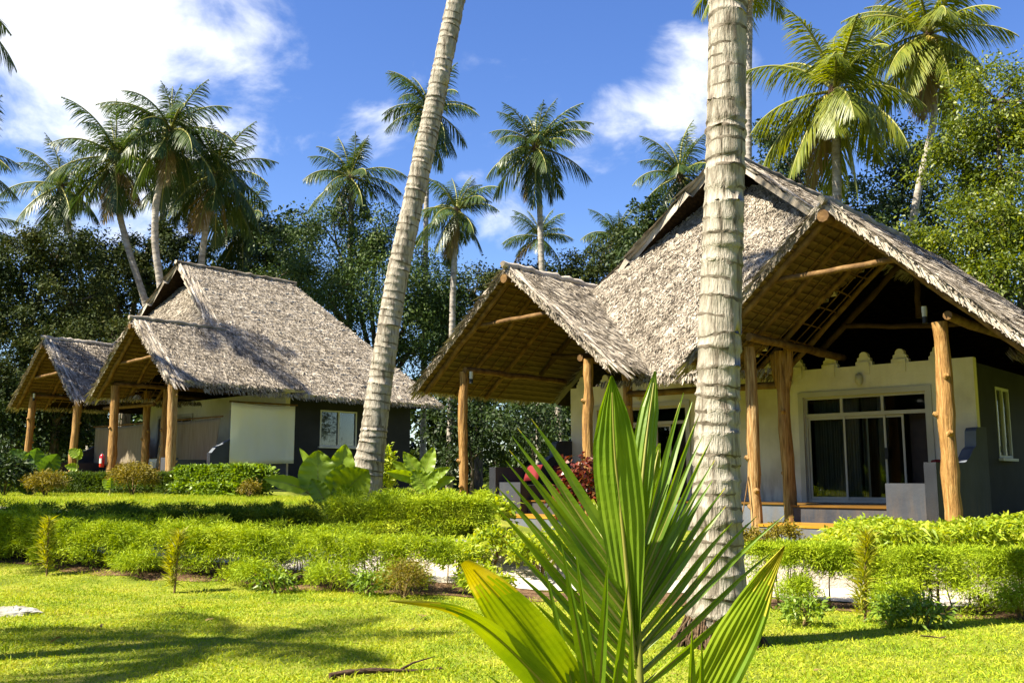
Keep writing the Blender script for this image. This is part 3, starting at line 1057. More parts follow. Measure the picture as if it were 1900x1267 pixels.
    # wall lamps and small white spot lamps on the beams
    for cxm in cfg['lamps']:
        d = MB()
        zz = 3.42
        d.tube([(cxm, fy - .06, zz - .14), (cxm, fy - .08, zz - .07), (cxm, fy - .085, zz), (cxm, fy - .07, zz + .09), (cxm, fy - .05, zz + .12)], [.04, .075, .085, .07, .03], 10)
        d.build('wall_lamp', M['alu'], root)
    for (x, y, z) in cfg['spots']:
        d = MB()
        d.tube([(x, y, z), (x, y, z + .1), (x, y, z + .19)], [.045, .05, .048], 10)
        so_ = d.build('spot_lamp', M['white'], root)
        d = MB()
        d.tube([(x, y, z - .12), (x, y, z - .003)], [.05, .05], 10)
        d.build('bracket', M['black'], so_)
    return root


def thing_part(nm, parent, loc):
    o = bpy.data.objects.new(nm, None)
    o.empty_display_size = .2
    C.objects.link(o)
    o.parent = parent
    o.location = loc
    return o


RO, RS, RG = (3.22, 20.75), 1.0, .10
LO, LS, LG = (-15.36, 34.97), .95, .95
BV, AV = np.array([math.cos(AZ), -math.sin(AZ)]), np.array([math.sin(AZ), math.cos(AZ)])


def loc2w(O, sc, g0, x, y, z):
    p = np.array(O) + (BV * x + AV * y) * sc
    return Vector((p[0], p[1], g0 + z * sc))


cottage('thatched_cottage', 'large nearer cottage on the right with two thatched porches and white sliding doors', RO, RS, RG, dict(
    seed=21, fy=3.6, both=True, dens=800, merlons=True, plate_z=3.98, post_half=1.88, tie_dz=1.0,
    porches=[(-4.0, 3.2, 3.05, .6, 6.3, .86), (4.3, 3.0, 3.5, 1.0, 6.24, .90)],
    doors=[(-4.4, -1.6), (1.58, 4.36)], side_windows=[(5.0, 6.0, 1.65, 3.2), (7.4, 8.6, 1.65, 3.2)], lamps=[2.95, -3.0],
    spots=[(5.55, .25, 4.12), (-5.75, .0, 3.75)],
    posts=[(5.9, 0, 0, 3.95, .175, 1, 'wood', (-.03, 0), False), (2.2, 0, 0, 3.85, .15, 2, 'wood_pale', (-.05, 0), False),
           (-1.95, 0, 0, 3.95, .15, 3, 'wood', (0, 0), False), (-6.0, 0, 0, 3.95, .15, 4, 'wood', (0, 0), False),
           (2.25, 1.45, 0, 3.9, .17, 5, 'wood', (-.12, 0), True), (-1.95, 1.4, 0, 3.9, .15, 6, 'wood', (0, 0), False)]))

cottage('thatched_cottage', 'farther cottage on the left with grey side wall and long grey thatched slope', LO, LS, LG, dict(
    seed=33, fy=5.15, bench=(1.9, 1.3), both=False, dens=620, merlons=False, plate_z=3.85, post_half=2.15, tie_dz=1.2, tip=3.3,
    porches=[(-3.45, 2.95, 2.95, .55, 6.0, .86), (4.05, 2.95, 2.75, .55, 6.0, .86)],
    doors=[(-4.4, -1.6), (1.58, 4.36)], side_windows=[(6.8, 8.65, 1.65, 3.1)], lamps=[], spots=[(-5.4, .0, 3.75)],
    posts=[(6.2, 0, 0, 3.8, .20, 11, 'wood_pale', (0, 0), False), (1.9, 0, 0, 3.8, .20, 12, 'wood', (-.05, 0), False),
           (-1.3, 0, 0, 3.8, .18, 13, 'wood', (0, 0), False), (-5.6, 0, 0, 3.8, .18, 14, 'wood', (.05, 0), False),
           (1.95, 2.0, 0, 3.8, .17, 15, 'wood', (0, 0), False), (.5, 2.0, 0, 3.8, .18, 16, 'wood', (0, 0), False)]))

# ------------------------------------------------------------------ palms
FR = {}


def frond_mesh(e0, bend, seed, mt, nl=54, wl=.0125):
    key = (e0, seed, mt, nl)
    if key in FR:
        return FR[key]
    rg = np.random.default_rng(seed * 31 + int(e0) + 400)
    n = 26
    t = np.linspace(0, 1, n)
    ang = np.radians(e0 - bend * t ** 1.25)
    dx, dz = np.cos(ang), np.sin(ang)
    x = np.concatenate([[0], np.cumsum((dx[1:] + dx[:-1]) / 2)]) / (n - 1)
    z = np.concatenate([[0], np.cumsum((dz[1:] + dz[:-1]) / 2)]) / (n - 1)
    y = .05 * np.sin(t * 2.4 + seed) * t
    pts = np.stack([x, y, z], -1)
    b = MB()
    b.tube(pts, .017 * (1 - t) ** .8 + .002, 5, 1, cap=False)
    for sg in (1, -1):
        q = .13 + .86 * (np.arange(nl) + rg.random(nl) * .7) / nl
        P = np.stack([np.interp(q, t, pts[:, i]) for i in range(3)], -1)
        T = unit(np.stack([np.interp(q, t, np.gradient(pts[:, i])) for i in range(3)], -1))
        side = np.array([0, sg, 0.])[None]
        Nn = np.cross(T, side) * sg
        a = np.radians(62 - 34 * q + 8 * rg.standard_normal(nl))
        D = T * np.cos(a)[:, None] + side * np.sin(a)[:, None] - np.array([0, 0, 1.]) * (.30 + .25 * rg.random((nl, 1))) + Nn * .1
        D = unit(D)
        L = .27 * np.sin(np.clip(q * .9 + .18, 0, 1) * math.pi) ** .6 * (.85 + .25 * rg.random(nl)) + .03
        S = unit(np.cross(D, Nn + .5 * side * rg.random((nl, 1))))
        b.leaves(P, D, S, L, wl * (.8 + .5 * rg.random(nl)), prof=((0, .6), (.35, 1), (.7, .75), (1, .05)), droop=.30 + .3 * rg.random(nl))
    FR[key] = b.mesh('frond', [M[mt], M['rachis']])
    return FR[key]


ECL = [84, 68, 50, 32, 14, -6, -28, -55, -74]


def palm(label, trunk, r0, r1, L, mt='frond', nf=24, seed=1, group=None, nuts=0, lowest=-62, rings=26, tmat='trunk_far', dry=1, nl=54, crown=True, spread=1.0):
    rg = np.random.default_rng(seed)
    trunk = [np.array(p, float) for p in trunk]
    base = trunk[0]
    root = thing('coconut_palm', label, 'palm tree', tuple(base), 0, group)
    k = len(trunk)
    u = np.linspace(0, k - 1, rings * 3)
    # smooth the given path
    P = np.stack([np.interp(u, np.arange(k), [p[i] for p in trunk]) for i in range(3)], -1)
    for _ in range(rings // 2 + 4):
        P[1:-1] = (P[:-2] + 2 * P[1:-1] + P[2:]) / 4
    seglen = np.concatenate([[0], np.cumsum(np.linalg.norm(np.diff(P, axis=0), axis=1))])
    tot = seglen[-1]
    near = rings > 40
    hs, fs = [0.0], [1.0]
    h = .05
    while h < tot:
        sp = (.125 if near else .22) * rg.uniform(.7, 1.35)
        e = min(h + sp, tot)
        hs += [h, h + .022, h + .05]
        a = rg.uniform(.5, 1.2) * (.06 if near else .05)
        fs += [1 - a * .35, 1 + a * .8, 1 + a * .2]
        h = e
    hs = np.array(hs)
    fs = np.array(fs)
    k_ = hs < tot
    hs, fs = hs[k_], fs[k_]
    P = np.stack([np.interp(hs, seglen, P[:, i]) for i in range(3)], -1)
    tt = hs / tot
    rad = (r0 + (r1 - r0) * tt + r0 * (.62 if near else .5) * np.exp(-hs / (.75 if near else .45))) * fs * (1 + .012 * rg.standard_normal(len(hs)))
    b = MB()
    nn = 28 if near else 9
    b.tube(P - base, rad, nn, 0, wob=.012, seed=seed, smooth=True)
    if near:
        Q = b.V[0].reshape(len(P), nn, 3)
        ring = np.arange(len(P)) // 3
        rows = np.arange(len(P) - 1)
        ang = np.arange(nn) * 2 * np.pi / nn
        pr = rg.uniform(0, 6.28, len(P))[rows // 3]
        wd = rg.uniform(-.7, .5, len(P))[rows // 3]
        scar = (rows % 3 == 1)[:, None] & (np.sin(ang[None] + pr[:, None]) > wd[:, None])
        b.Mi[0] = scar.ravel().astype(int)
        ph = rg.uniform(0, 6.28, ring.max() + 1)[ring]
        am = (.03 * rg.random(ring.max() + 1))[ring]
        aa = np.arange(nn) * 2 * np.pi / nn
        Q[:, :, 2] += am[:, None] * np.sin(aa[None] + ph[:, None]) + .006 * rg.standard_normal(Q.shape[:2])
    b.build('trunk', [M[tmat], M['trunk_scar']], root)
    if near and r0 < .2:
        rb = MB()
        for i in range(170):
            a = rg.uniform(0, 6.283)
            z0 = .04 + .30 * rg.random() ** 1.6
            r_a = .30 - .32 * z0
            c0 = np.array([math.cos(a) * r_a, math.sin(a) * r_a, z0 + .1])
            r_b = r_a + rg.uniform(.03, .13)
            a2 = a + rg.normal(0, .12)
            c1 = np.array([math.cos(a2) * r_b, math.sin(a2) * r_b, .05])
            rb.tube([c0, (c0 + c1) / 2 + np.array([math.cos(a), math.sin(a), .2]) * .025, c1], [.010, .009, .006], 5, 0, cap=False)
        rb.build('root_mass', M['fibre'], root)
    if not crown:
        return root
    top = P[-1] - base
    nf = int(nf * 1.05)
    L = L * 1.08
    cb = MB()
    cb.tube([top + np.array([0, 0, -.10 * L]), top, top + np.array([0, 0, .07 * L])], [r1 * 1.1, r1 * 1.7, r1 * .9], 8, 0)
    cb.build('crown_shaft', M['fibre'], root)
    for i in range(nf):
        q = i / (nf - 1)
        e = 86 + (lowest - 86) * q ** 1.15 + rg.normal(0, 5)
        cl = min(ECL, key=lambda c_: abs(c_ - e))
        bend = {84: 42, 68: 58, 50: 72, 32: 74, 14: 66, -6: 56, -28: 42, -55: 24, -74: 10}[cl]
        m_ = mt
        if dry and i >= nf - dry:
            m_ = 'frond_dry'
        me = frond_mesh(cl, bend, int(rg.integers(2)), m_, nl)
        o = link('frond', me, root, tuple(top + np.array([0, 0, .02 * L * (1 - q)])))
        az_ = i * 2.39996 + rg.normal(0, .25)
        o.rotation_euler = (rg.normal(0, .12), rg.normal(0, .06), az_)
        l = L * (.82 + .3 * rg.random()) * (.8 if q < .12 else 1) * spread
        o.scale = (l, l, l)
    for i in range(nuts):
        a = i * 2.4
        nb = MB()
        c = top + np.array([math.cos(a) * r1 * 2.2, math.sin(a) * r1 * 2.2, -.05 * L - .10 * (i % 3)])
        t = np.linspace(0, math.pi, 7)
        nb.tube(np.stack([np.full(7, c[0]), np.full(7, c[1]), c[2] + .14 * np.cos(t)], -1), .11 * np.sin(t) + .008, 8, 0)
        nb.build('coconut', M['coconut'], root)
    return root


def pxpalm(label, pts, Y, r0, r1, L, ground=None, **kw):
    """trunk given as picture points (bottom to top), all standing Y metres away; first point drops to the ground"""
    w = []
    for p in pts:
        w.append(at(p[0], p[1], Y + (p[2] if len(p) > 2 else 0)))
    b0 = w[0]
    zg = float(gz(b0.x, b0.y))
    if b0.z > zg + .3:
        d = (w[0] - w[1]) if len(w) > 1 else Vector((0, 0, -1))
        d = d / max(.2, abs(d.z))
        w.insert(0, Vector((b0.x + d.x * .35 * (b0.z - zg), b0.y, zg - .1)))
    else:
        b0.z = zg - .12
    return palm(label, [tuple(v) for v in w], r0, r1, L, **kw)


GP = 'coconut palms standing behind the cottages'
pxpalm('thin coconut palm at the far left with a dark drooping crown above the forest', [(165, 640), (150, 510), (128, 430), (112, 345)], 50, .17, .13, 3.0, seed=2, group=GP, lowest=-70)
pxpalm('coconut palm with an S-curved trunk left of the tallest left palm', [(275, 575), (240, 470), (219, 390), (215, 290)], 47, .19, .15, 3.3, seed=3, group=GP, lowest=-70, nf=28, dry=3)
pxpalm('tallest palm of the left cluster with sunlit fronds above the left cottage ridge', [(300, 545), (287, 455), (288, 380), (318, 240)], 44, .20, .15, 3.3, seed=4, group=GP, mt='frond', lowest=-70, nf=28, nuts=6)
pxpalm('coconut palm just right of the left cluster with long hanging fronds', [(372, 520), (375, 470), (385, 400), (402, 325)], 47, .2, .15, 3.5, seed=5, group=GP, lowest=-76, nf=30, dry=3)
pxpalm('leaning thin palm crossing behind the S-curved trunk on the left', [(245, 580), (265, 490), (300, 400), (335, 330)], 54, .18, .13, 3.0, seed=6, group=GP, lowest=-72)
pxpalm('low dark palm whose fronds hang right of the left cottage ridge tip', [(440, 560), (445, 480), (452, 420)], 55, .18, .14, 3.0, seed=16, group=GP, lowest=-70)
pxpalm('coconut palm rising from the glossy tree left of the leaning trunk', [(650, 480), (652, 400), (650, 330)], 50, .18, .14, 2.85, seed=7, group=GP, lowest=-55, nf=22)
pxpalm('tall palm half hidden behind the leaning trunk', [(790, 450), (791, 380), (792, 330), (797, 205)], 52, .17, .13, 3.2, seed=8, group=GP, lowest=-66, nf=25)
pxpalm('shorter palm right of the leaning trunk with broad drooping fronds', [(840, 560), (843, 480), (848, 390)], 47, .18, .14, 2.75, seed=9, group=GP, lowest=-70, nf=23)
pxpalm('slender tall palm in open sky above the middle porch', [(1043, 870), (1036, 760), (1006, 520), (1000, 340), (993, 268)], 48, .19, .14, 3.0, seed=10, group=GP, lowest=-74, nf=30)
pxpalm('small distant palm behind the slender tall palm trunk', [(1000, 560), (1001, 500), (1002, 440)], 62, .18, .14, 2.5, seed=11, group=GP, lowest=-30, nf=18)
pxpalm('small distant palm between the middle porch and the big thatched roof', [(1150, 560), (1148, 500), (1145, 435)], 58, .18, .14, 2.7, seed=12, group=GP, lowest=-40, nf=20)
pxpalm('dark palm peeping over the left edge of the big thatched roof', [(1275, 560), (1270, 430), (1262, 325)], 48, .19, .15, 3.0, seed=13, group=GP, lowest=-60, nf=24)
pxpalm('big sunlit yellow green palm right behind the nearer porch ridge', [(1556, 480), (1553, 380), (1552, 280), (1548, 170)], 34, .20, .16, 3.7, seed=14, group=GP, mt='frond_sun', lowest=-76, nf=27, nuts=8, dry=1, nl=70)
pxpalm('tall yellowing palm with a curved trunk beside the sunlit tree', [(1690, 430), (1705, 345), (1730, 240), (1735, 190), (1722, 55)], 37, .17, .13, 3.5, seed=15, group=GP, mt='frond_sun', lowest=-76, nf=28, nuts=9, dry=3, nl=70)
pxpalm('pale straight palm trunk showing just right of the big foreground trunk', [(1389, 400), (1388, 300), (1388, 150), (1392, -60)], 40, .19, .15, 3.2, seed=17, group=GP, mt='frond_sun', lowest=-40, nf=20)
GE = 'coconut palms at the left edge of the picture'
pxpalm('nearest left edge palm with fronds hanging into the top corner', [(-260, 700), (-220, 400), (-140, -20)], 26, .19, .15, 3.1, seed=20, group=GE, lowest=-60)
pxpalm('left edge palm with dark fronds reaching in halfway up the sky', [(-190, 800), (-150, 500), (-95, 300)], 34, .18, .14, 2.8, seed=22, group=GE, lowest=-60)
pxpalm('farthest left edge palm with low frond tips over the forest', [(-150, 800), (-100, 600), (-70, 430)], 44, .18, .14, 2.6, seed=23, group=GE, lowest=-60)

# the two near trunks
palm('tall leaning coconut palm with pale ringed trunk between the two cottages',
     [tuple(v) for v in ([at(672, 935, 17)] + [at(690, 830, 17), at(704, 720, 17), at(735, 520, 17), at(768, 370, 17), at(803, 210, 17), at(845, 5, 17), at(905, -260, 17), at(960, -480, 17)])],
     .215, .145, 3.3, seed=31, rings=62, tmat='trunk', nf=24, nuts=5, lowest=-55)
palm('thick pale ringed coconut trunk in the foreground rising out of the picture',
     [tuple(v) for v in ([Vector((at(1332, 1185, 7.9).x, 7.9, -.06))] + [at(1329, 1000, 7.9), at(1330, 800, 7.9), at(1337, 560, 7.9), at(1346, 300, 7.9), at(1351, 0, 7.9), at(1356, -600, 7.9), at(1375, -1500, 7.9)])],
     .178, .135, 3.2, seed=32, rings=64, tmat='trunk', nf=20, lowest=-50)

# ------------------------------------------------------------------ broadleaf trees and shrubs


def crown_leaves(b, blobs, n, size, rg, mi=0, clus=26, flat=.7):
    vol = np.array([bl[3] * bl[4] * bl[5] for bl in blobs]) ** .67
    share = vol / vol.sum()
    tips = []
    for bl, s in zip(blobs, share):
        c, r = np.array(bl[:3]), np.array(bl[3:6])
        nc = max(8, int(clus * s * len(blobs)))
        d = randdir(nc, .15, rg)
        cen = c + d * r * (rg.random((nc, 1)) ** .45 * .95 + .08)
        tips += list(cen[:6])
        m = int(n * s)
        which = rg.integers(0, nc, m)
        cr = r.mean() * (.16 + .22 * rg.random(nc))
        P = cen[which] + rg.standard_normal((m, 3)) * cr[which][:, None] * np.array([1, 1, flat]) * .75
        D = randdir(m, -.25, rg) + .6 * unit(P - c)
        D = unit(D)
        L = size * (.6 + .8 * rg.random(m))
        b.leaves(P, D, sideof(D, rg), L, L * .5, prof=((0, .25), (.45, 1), (1, .08)), droop=.2, mi=mi)
    return tips


def pxblobs(bl, Y):
    out = []
    for px, py, rx, ry, dy in bl:
        p = at(px, py, Y + dy)
        s = (Y + dy) / F
        out.append((p.x, p.y, p.z, rx * s, (rx + ry) * .5 * s, ry * s))
    return out


def tree(name, label, blobs, Y, n, size, mt, seed, group=None, tr=.22, base=None, cat='tree'):
    rg = np.random.default_rng(seed)
    B = pxblobs(blobs, Y)
    A = np.array(B)
    cx, cy = (base if base is not None else (float((A[:, 0] * A[:, 3]).sum() / A[:, 3].sum()), float(A[:, 1].mean())))
    z0 = float(gz(cx, cy)) - .1
    root = thing(name, label, cat, (cx, cy, z0), 0, group)
    off = np.array([cx, cy, z0])
    B = [tuple(np.array(q[:3]) - off) + tuple(q[3:]) for q in B]
    b = MB()
    tips = crown_leaves(b, B, n, size, rg)
    b.build('crown', M[mt], root)
    t = MB()
    zc = min(q[2] for q in B)
    zt = max(zc, 1.5)
    t.tube([(0, 0, 0), (.05, 0, zt * .5), (.0, .05, zt)], [tr * 1.4, tr, tr * .8], 9, 0, wob=.04, seed=seed)
    for q in B:
        c = np.array(q[:3])
        m1 = np.array([0, .0, zt * .9])
        mid = (m1 + c) / 2 + rg.standard_normal(3) * .25
        t.tube([m1 * .9, mid, c], [tr * .6, tr * .4, tr * .2], 7, 0)
        for tp in tips[:0]:
            pass
    for tp in tips:
        c = np.array(tp)
        j = int(np.argmin([np.linalg.norm(np.array(q[:3]) - c) for q in B]))
        q = np.array(B[j][:3])
        t.tube([q, (q + c) / 2 + rg.standard_normal(3) * .1, c], [tr * .22, tr * .13, .02], 5, 0)
    t.build('trunk', M['bark'], root)
    return root


GT = 'broadleaf trees behind the cottages'
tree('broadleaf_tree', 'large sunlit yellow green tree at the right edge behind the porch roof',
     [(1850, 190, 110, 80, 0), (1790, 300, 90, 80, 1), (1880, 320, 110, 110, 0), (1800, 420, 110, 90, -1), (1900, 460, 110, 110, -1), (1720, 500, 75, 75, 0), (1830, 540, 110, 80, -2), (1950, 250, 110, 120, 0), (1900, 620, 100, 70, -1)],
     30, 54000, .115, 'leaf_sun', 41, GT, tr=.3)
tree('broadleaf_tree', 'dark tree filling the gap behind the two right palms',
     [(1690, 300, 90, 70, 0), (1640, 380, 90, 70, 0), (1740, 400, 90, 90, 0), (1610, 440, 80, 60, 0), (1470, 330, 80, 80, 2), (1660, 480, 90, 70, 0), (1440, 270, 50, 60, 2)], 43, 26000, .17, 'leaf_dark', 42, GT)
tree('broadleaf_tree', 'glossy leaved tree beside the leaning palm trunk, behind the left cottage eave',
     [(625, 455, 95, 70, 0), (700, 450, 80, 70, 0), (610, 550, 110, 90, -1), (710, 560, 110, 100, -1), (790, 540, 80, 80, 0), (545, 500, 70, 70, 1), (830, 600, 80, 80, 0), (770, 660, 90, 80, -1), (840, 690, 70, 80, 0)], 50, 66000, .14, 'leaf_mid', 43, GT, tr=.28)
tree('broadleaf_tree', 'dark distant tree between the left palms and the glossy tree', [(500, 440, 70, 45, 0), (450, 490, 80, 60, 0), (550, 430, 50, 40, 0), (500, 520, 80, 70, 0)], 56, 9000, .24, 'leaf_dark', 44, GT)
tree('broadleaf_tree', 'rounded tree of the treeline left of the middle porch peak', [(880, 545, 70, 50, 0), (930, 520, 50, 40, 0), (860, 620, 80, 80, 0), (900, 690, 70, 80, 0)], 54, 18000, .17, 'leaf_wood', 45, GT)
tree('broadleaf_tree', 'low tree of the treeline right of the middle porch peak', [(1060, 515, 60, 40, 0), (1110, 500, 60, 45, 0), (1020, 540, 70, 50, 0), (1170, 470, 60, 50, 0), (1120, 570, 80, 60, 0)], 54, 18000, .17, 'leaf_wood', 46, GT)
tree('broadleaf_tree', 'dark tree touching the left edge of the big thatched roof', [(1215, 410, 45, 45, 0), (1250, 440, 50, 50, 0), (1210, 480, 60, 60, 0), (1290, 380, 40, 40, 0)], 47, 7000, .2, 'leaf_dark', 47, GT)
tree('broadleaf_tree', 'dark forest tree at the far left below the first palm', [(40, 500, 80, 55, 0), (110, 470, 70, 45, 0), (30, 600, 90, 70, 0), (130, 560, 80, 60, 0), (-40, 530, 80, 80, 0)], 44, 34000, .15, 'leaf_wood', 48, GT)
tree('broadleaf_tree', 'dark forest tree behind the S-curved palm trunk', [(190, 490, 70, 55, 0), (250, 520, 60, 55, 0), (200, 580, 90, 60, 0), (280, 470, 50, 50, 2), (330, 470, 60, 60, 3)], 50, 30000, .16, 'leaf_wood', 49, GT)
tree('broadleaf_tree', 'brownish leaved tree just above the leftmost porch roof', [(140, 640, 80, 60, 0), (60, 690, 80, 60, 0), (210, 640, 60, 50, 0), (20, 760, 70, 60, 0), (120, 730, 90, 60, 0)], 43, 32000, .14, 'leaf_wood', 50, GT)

GB = 'dark bushes in the shade behind the cottages'
for i, (bl, Y, nn, lab) in enumerate([
        ([(850, 790, 70, 90, 0), (900, 830, 70, 60, 0)], 46, 5000, 'dark bush in the gap between left cottage eave and middle porch post'),
        ([(960, 800, 70, 80, 0), (1020, 780, 60, 80, 0)], 45, 5000, 'dark bush seen under the middle porch roof left of its right post'),
        ([(30, 820, 80, 60, 0), (-40, 800, 80, 70, 0)], 42, 5000, 'dark bush at the left edge beside the leftmost porch'),
        ([(115, 800, 60, 60, 0), (170, 810, 50, 50, 0)], 44, 4500, 'dark bush seen between the leftmost porch posts'),
        ([(1890, 730, 60, 80, 0), (1960, 700, 80, 110, 0)], 33, 5000, 'dark bush beyond the grey side wall at the right edge')]):
    tree('bush', lab, bl, Y, nn, .17, 'leaf_dark', 60 + i, GB, tr=.08, cat='bush')


def woodland():
    rg = np.random.default_rng(77)
    b = MB()
    blobs = []
    for i in range(64):
        x = -52 + 104 * i / 63 + rg.normal(0, 1)
        y = 64 + rg.uniform(0, 7)
        h = 9.0 + 2.2 * rg.standard_normal() + (2.0 if x > 12 else 0)
        for zz in np.arange(1.0, h, 2.3):
            blobs.append((x + rg.normal(0, .8), y + rg.normal(0, 1), zz + float(gz(x, y)), 1.9 + .5 * rg.random(), 1.7, 1.7))
    crown_leaves(b, blobs, 150000, .44, rg, clus=18)
    blobs = []
    for i in range(62):
        a = math.pi * (.80 + 1.48 * i / 61)
        x, y = 40 * math.cos(a) + rg.normal(0, 1.5), 34 * math.sin(a) + rg.normal(0, 1.5)
        for zz in np.arange(1.2, 9.5 + rg.normal(0, 1.2), 2.6):
            blobs.append((x, y, zz, 2.6, 2.6, 2.0))
    crown_leaves(b, blobs, 60000, 1.25, rg, clus=20)
    tag(b.build('woodland', M['leaf_dark']), 'dark distant wood closing the view behind palms and trees', 'wood', kind='stuff')


woodland()


# ------------------------------------------------------------------ hedges
def hedge(label, p, q, th, hb, h, n, mt, seed, group, openlow=None, L=.085, Wd=.009, stems=0, name='hedge', clump=.085):
    """clipped feathery hedge from p to q (front line), th thick behind it; openlow(u) in 0..1 says how bare the foot is"""
    rg = np.random.default_rng(seed)
    p, q = np.array(p, float), np.array(q, float)
    ln = np.linalg.norm(q - p)
    d = (q - p) / ln
    nr = np.array([-d[1], d[0]])
    if nr[1] < 0:
        nr = -nr
    root = thing(name, label, 'hedge', (p[0], p[1], float(gz(p[0], p[1]))), 0, group)
    off = np.array([p[0], p[1], float(gz(p[0], p[1]))])
    nc = int(ln * 60 * (th + h))
    u = rg.random(nc) * ln
    v = rg.random(nc) ** .9 * th
    zf = rg.random(nc) ** .6
    front = rg.random(nc) < .38
    v = np.where(front, rg.random(nc) * .12, v)
    if openlow is not None:
        ol = openlow(u / ln)
        low = zf < (hb + .13 * np.sin(u * 3.1) + .08 * np.sin(u * 7.3))
        keep = ~(low & (rg.random(nc) < ol))
        u, v, zf = u[keep], v[keep], zf[keep]
        nc = len(u)
    # bulging clumps at the foot of the front
    x = p[0] + d[0] * u + nr[0] * v
    y = p[1] + d[1] * u + nr[1] * v
    hh = h * (1 + .04 * np.sin(u * 1.3 + seed) + .03 * np.sin(u * 3.7))
    bulge = (1 - zf) * .16 * (np.sin(u * 4.1 + seed) > .1)
    x -= nr[0] * bulge
    y -= nr[1] * bulge
    cen = np.stack([x, y, gz(x, y) + .03 + zf * (hh - .05)], -1)
    w = rg.integers(0, nc, n)
    cs = clump * (.6 + .8 * rg.random(nc))
    P = cen[w] + rg.standard_normal((n, 3)) * cs[w][:, None] * np.array([1, 1, .75])
    topz = gz(P[:, 0], P[:, 1]) + h * 1.0 + .014 * rg.standard_normal(n)
    P[:, 2] = np.minimum(P[:, 2], topz)
    P[:, 2] = np.maximum(P[:, 2], gz(P[:, 0], P[:, 1]) + .01)
    vl = (P[:, 0] - p[0]) * nr[0] + (P[:, 1] - p[1]) * nr[1]
    relz = (P[:, 2] - gz(P[:, 0], P[:, 1])) / h
    lim = np.where(relz > .45, .0, -.14) + .015 * rg.standard_normal(n)
    push = np.maximum(lim - vl, 0)
    P[:, 0] += nr[0] * push
    P[:, 1] += nr[1] * push
    D = unit(P - cen[w] + rg.standard_normal((n, 3)) * .05 + np.array([0, -.02, .04]))
    b = MB()
    b.leaves(P - off, D, sideof(D, rg), L * (.5 + .8 * rg.random(n)), Wd * (.6 + .8 * rg.random(n)), prof=((0, .6), (.5, 1), (1, .2)), droop=.15)
    b.build('foliage', M[mt], root)
    for i in range(stems):
        s = MB()
        uu = rg.random() * ln
        vv = th * rg.random() * .8 + .05
        x0, y0 = p[0] + d[0] * uu + nr[0] * vv, p[1] + d[1] * uu + nr[1] * vv
        z0 = float(gz(x0, y0))
        l = np.array([rg.normal(0, .06), rg.normal(0, .04), h * .8])
        a = np.array([x0, y0, z0 - .02])
        s.tube([a - off, a + l * .5 + rg.normal(0, .015, 3) - off, a + l - off], [.009, .007, .004], 5, 0, cap=False)
        s.build('stem', M['stem'], root)
    return root


GH = 'feathery clipped hedges along the lawn'
hp = lambda u, v: tuple(float(a) for a in hedge_pt(u, v))
hedge('long feathery clipped hedge at the front left of the lawn', hp(13.6, .12), hp(4.5, .12), .8, .50, .62, 190000, 'hedge', 81, GH, openlow=lambda t: np.clip((t - .50) * 2.4, .05, .93), L=.05, Wd=.0075, clump=.06, stems=70)
hedge('feathery clipped hedge with bare stems before the white wall on the right', hp(1.15, .12), hp(-6.6, .12), .8, .56, .62, 190000, 'hedge', 82, GH, openlow=lambda t: .70 + .22 * np.sin(t * 19), stems=90, L=.05, Wd=.007, clump=.058)
hedge('taller end of the second hedge beside the leaning trunk foot', (-2.75, 14.35), (-.35, 14.4), .7, .2, .56, 46000, 'hedge', 86, GH, L=.07, Wd=.009, clump=.06)
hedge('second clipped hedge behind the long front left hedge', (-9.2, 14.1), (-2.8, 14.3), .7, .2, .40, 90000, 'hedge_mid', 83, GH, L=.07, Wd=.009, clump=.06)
hedge('low dark hedge along the far left cottage porch', (-14.2, 25.3), (-8.3, 24.2), .8, .2, .50, 36000, 'hedge_low', 84, GH, L=.12, Wd=.018)
hedge('bright dense box hedge below the cream blind', (-8.0, 23.0), (-6.0, 22.0), .9, .0, .68, 30000, 'hedge_box', 85, GH, L=.085, Wd=.045, name='box_hedge')


